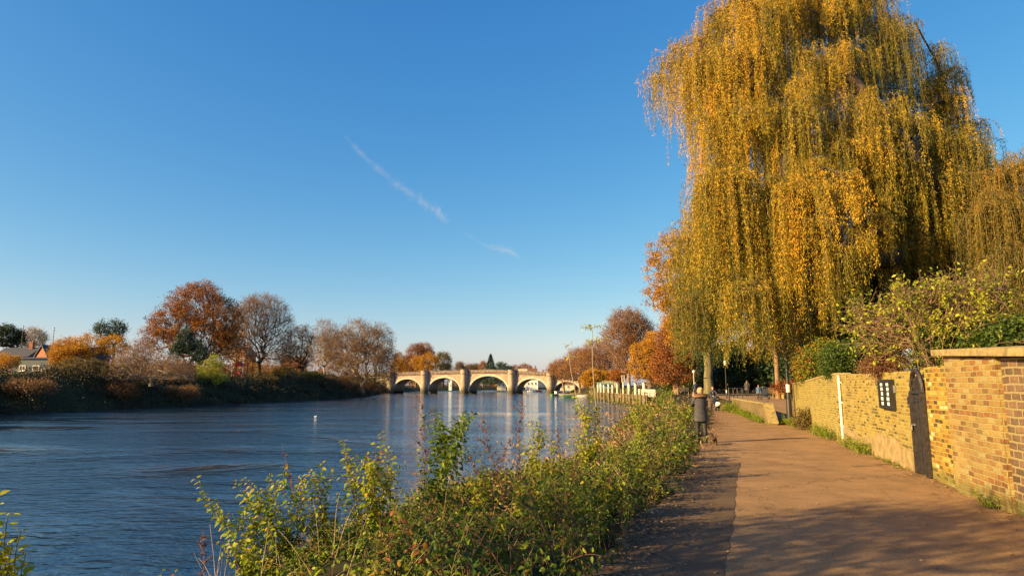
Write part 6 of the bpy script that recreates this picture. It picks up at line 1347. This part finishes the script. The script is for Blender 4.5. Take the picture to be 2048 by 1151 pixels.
def pushchair(label, loc, rz, blanket='white'):
    t = thing('pushchair', label, 'pushchair', loc, rz)
    f_ = MB()
    for s in (-1, 1):
        f_.tube([(s * .24, .45, 1.03), (s * .24, .12, .62), (s * .25, -.38, .12)], .014, 6); f_.tube([(s * .24, .02, .55), (s * .25, .34, .12)], .014, 6)
    f_.tube([(-.24, .45, 1.03), (0, .48, 1.06), (.24, .45, 1.03)], .018, 6); f_.tube([(-.25, -.38, .12), (.25, -.38, .12)], .012, 6); f_.build('frame', M['black'], t)
    for s in (-1, 1):
        for y in (-.38, .34): MB().tube([(s * .25 - .02, y, .12), (s * .25 + .02, y, .12)], .12, 16).build('wheel', M['black'], t)
    MB().add([(-.2, -.22, .42), (.2, -.22, .42), (.2, .12, .40), (-.2, .12, .40), (-.19, .3, .92), (.19, .3, .92), (-.2, -.22, .5), (.2, -.22, .5), (.2, .1, .47), (-.2, .1, .47), (-.19, .24, .92), (.19, .24, .92)],
             [(0, 1, 2, 3), (3, 2, 5, 4), (6, 9, 8, 7), (9, 10, 11, 8), (0, 6, 7, 1), (4, 5, 11, 10), (0, 3, 9, 6), (3, 4, 10, 9), (2, 1, 7, 8), (5, 2, 8, 11)]).build('seat', CL['navy'], t)
    hd = MB(); vs = []; n1, n2 = 5, 10
    for i in range(n1):
        a = R(20 + 26 * i)
        for j in range(n2): b_ = math.pi * j / (n2 - 1); vs.append((.23 * math.cos(b_), .26 - .34 * math.sin(a) * math.sin(b_) * .9 - .02, .72 + .30 * math.sin(b_) * math.cos(a - .9) + .02))
    hd.add(vs, [(i * n2 + j, i * n2 + j + 1, (i + 1) * n2 + j + 1, (i + 1) * n2 + j) for i in range(n1 - 1) for j in range(n2 - 1)]); hd.build('hood', CL['navy'], t)
    MB().loft([(0, -.1, .30, .15, .12), (0, -.18, .42, .2, .2), (.0, -.2, .53, .17, .2), (0, -.12, .60, .1, .1)], 12).build('blanket', M['white'] if blanket == 'white' else CL['navy'], t, smooth=True)
    MB().box((0, .1, .24), (.36, .36, .12)).build('basket', CL['navy'], t); return t
pushchair('black pushchair with a white blanket, pushed towards the camera on the lower path', (g[0] - .02, g[1] + .05, 0), R(5))
b0 = atY(1518, 798, 54); person('child in a blue jacket with ginger hair standing on the ramp', (b0[0], 54, .55), R(-10), 1.2, 'blue', 'legs', 'redhair', .28, hairlen=.05)
b0 = atY(1531, 798, 55); pushchair('dark pushchair standing beside the child in blue', (b0[0], 55, .55), R(150), 'n')
b0 = atY(1495, 790, 70); person('adult in a dark grey coat walking away behind the railing', (b0[0], 70, .55), R(170), 1.68, 'grey', 'legs', 'brownhair', .4)
b0 = atY(1391, 790, 74); person('distant person in a dark jacket just left of the woman in the parka', (b0[0], 74, .45), R(0), 1.68, 'navy', 'legs', 'brownhair', .3)
b0 = atY(1372, 783, 84); person('person in dark clothes sitting on the sunlit bench', (b0[0] - .25, 83.95, .47), R(-160), 1.65, 'navy', 'legs', 'brownhair', .3, sit=True)
b0 = atY(1437, 800, 66); 
# dog, seen from behind, facing away
g = ground(1428, 889, 0); t = thing('dog', 'small brown dog trotting away beside the woman in the parka', 'dog', (g[0], g[1], 0), R(182)); t.scale = (.74,) * 3
J = {'hip': ((0, .14, .23), (.10, .10)), 'belly': ((0, .0, .23), (.095, .09)), 'chest': ((0, -.15, .24), (.10, .11)), 'neck': ((0, -.24, .34), .05), 'head': ((0, -.30, .40), (.052, .055)), 'muz': ((0, -.38, .375), .026), 'tail1': ((0, .22, .31), .018), 'tail2': ((0, .27, .40), .01)}
E = [('hip', 'belly'), ('belly', 'chest'), ('chest', 'neck'), ('neck', 'head'), ('head', 'muz'), ('hip', 'tail1'), ('tail1', 'tail2')]
for s, nm in ((-1, 'l'), (1, 'r')):
    o_ = .03 * s
    J.update({nm + 'h1': ((.06 * s, .12 + o_, .19), .042), nm + 'h2': ((.065 * s, .18 + o_, .10), .02), nm + 'h3': ((.065 * s, .15 + o_, .03), .018), nm + 'h4': ((.065 * s, .12 + o_, .014), .016),
              nm + 'f1': ((.06 * s, -.15 - o_, .17), .032), nm + 'f2': ((.06 * s, -.14 - o_, .09), .02), nm + 'f3': ((.06 * s, -.15 - o_, .025), .018), nm + 'f4': ((.06 * s, -.18 - o_, .014), .015),
              nm + 'e1': ((.045 * s, -.28, .44), .02), nm + 'e2': ((.07 * s, -.28, .39), .014)})
    E += [('hip', nm + 'h1'), (nm + 'h1', nm + 'h2'), (nm + 'h2', nm + 'h3'), (nm + 'h3', nm + 'h4'), ('chest', nm + 'f1'), (nm + 'f1', nm + 'f2'), (nm + 'f2', nm + 'f3'), (nm + 'f3', nm + 'f4'), ('head', nm + 'e1'), (nm + 'e1', nm + 'e2')]
skin_body(t, J, E, CL['dog'])

# ================================================================== vapour trail
m, nt, b = new_mat('thin_cloud')
tc = N(nt, 'ShaderNodeTexCoord'); n1 = N(nt, 'ShaderNodeTexNoise', Scale=.012, Detail=8.0, Roughness=.65); nt.links.new(tc.outputs['Object'], n1.inputs['Vector'])
lw_ = N(nt, 'ShaderNodeAttribute', attribute_name='tone'); r1 = ramp(nt, [(.36, (0, 0, 0)), (.72, (1, 1, 1))], n1.outputs[0])
mu = N(nt, 'ShaderNodeMath', operation='MULTIPLY'); nt.links.new(r1.outputs[0], mu.inputs[0]); nt.links.new(lw_.outputs['Fac'], mu.inputs[1])
df = N(nt, 'ShaderNodeBsdfTranslucent'); df.inputs[0].default_value = (.95, .95, .95, 1); df2 = N(nt, 'ShaderNodeBsdfDiffuse'); df2.inputs[0].default_value = (.95, .95, .95, 1)
ms = N(nt, 'ShaderNodeMixShader'); ms.inputs[0].default_value = .5; nt.links.new(df.outputs[0], ms.inputs[1]); nt.links.new(df2.outputs[0], ms.inputs[2])
tp = N(nt, 'ShaderNodeBsdfTransparent'); m2_ = N(nt, 'ShaderNodeMixShader'); nt.links.new(mu.outputs[0], m2_.inputs[0]); nt.links.new(tp.outputs[0], m2_.inputs[1]); nt.links.new(ms.outputs[0], m2_.inputs[2])
nt.links.new(m2_.outputs[0], nt.nodes['Material Output'].inputs['Surface'])
def trail(label, pts, wd, peak, Yd=4200):
    """soft tube of several shells, each thinner and fainter than the one inside"""
    P = np.array([atY(x, y, Yd) for x, y in pts]); t_ = np.linspace(0, 1, 60); u = np.linspace(0, 1, len(P)); P = np.stack([np.interp(t_, u, P[:, k]) for k in range(3)], 1)
    W_ = np.interp(t_, np.linspace(0, 1, len(wd)), wd) * .75 * Yd / F; al = np.interp(t_, np.linspace(0, 1, len(peak)), peak); c0 = P.mean(0); V, Fq, T = [], [], []
    tg = unit(np.gradient(P, axis=0)); up = unit(np.cross(tg, np.array([0, 1., 0]))); rr = np.random.default_rng(3)
    for s in range(5):
        k = (s + 1) / 5; n = 10; b0 = len(V) * 0 + sum(len(v) for v in V); ring = []
        wob = 1 + .25 * np.sin(t_ * 37 + s) + .15 * np.sin(t_ * 91)
        for j in range(n):
            a = 2 * math.pi * j / n; ring.append(P - c0 + (up * math.cos(a) * 1.0 + np.array([0, 1, 0]) * math.sin(a) * .7) * (W_ * k * wob)[:, None])
        V.append(np.stack(ring, 1).reshape(-1, 3))
        for i in range(59):
            for j in range(n): Fq.append((b0 + i * n + j, b0 + i * n + (j + 1) % n, b0 + (i + 1) * n + (j + 1) % n, b0 + (i + 1) * n + j)); T.append(al[i] * .032)
    o = npmesh('vapour_trail', np.concatenate(V), np.array(Fq), m, None, tone=T, smooth=True, loc=c0); return tag(o, label, 'vapour trail', None, 'thing')
trail('long faint white vapour trail slanting down across the blue sky', [(690, 272), (725, 310), (765, 345), (800, 372), (840, 400), (870, 420), (895, 445)], [6, 9, 12, 15, 16, 18, 12], [.15, .7, .8, .7, .8, 1, .3])
trail('short faint white vapour trail below the long one', [(920, 460), (945, 475), (975, 492), (1000, 497), (1020, 502), (1040, 515)], [7, 7, 8, 12, 10, 6], [.1, .35, .5, 1.1, 1.1, .3])
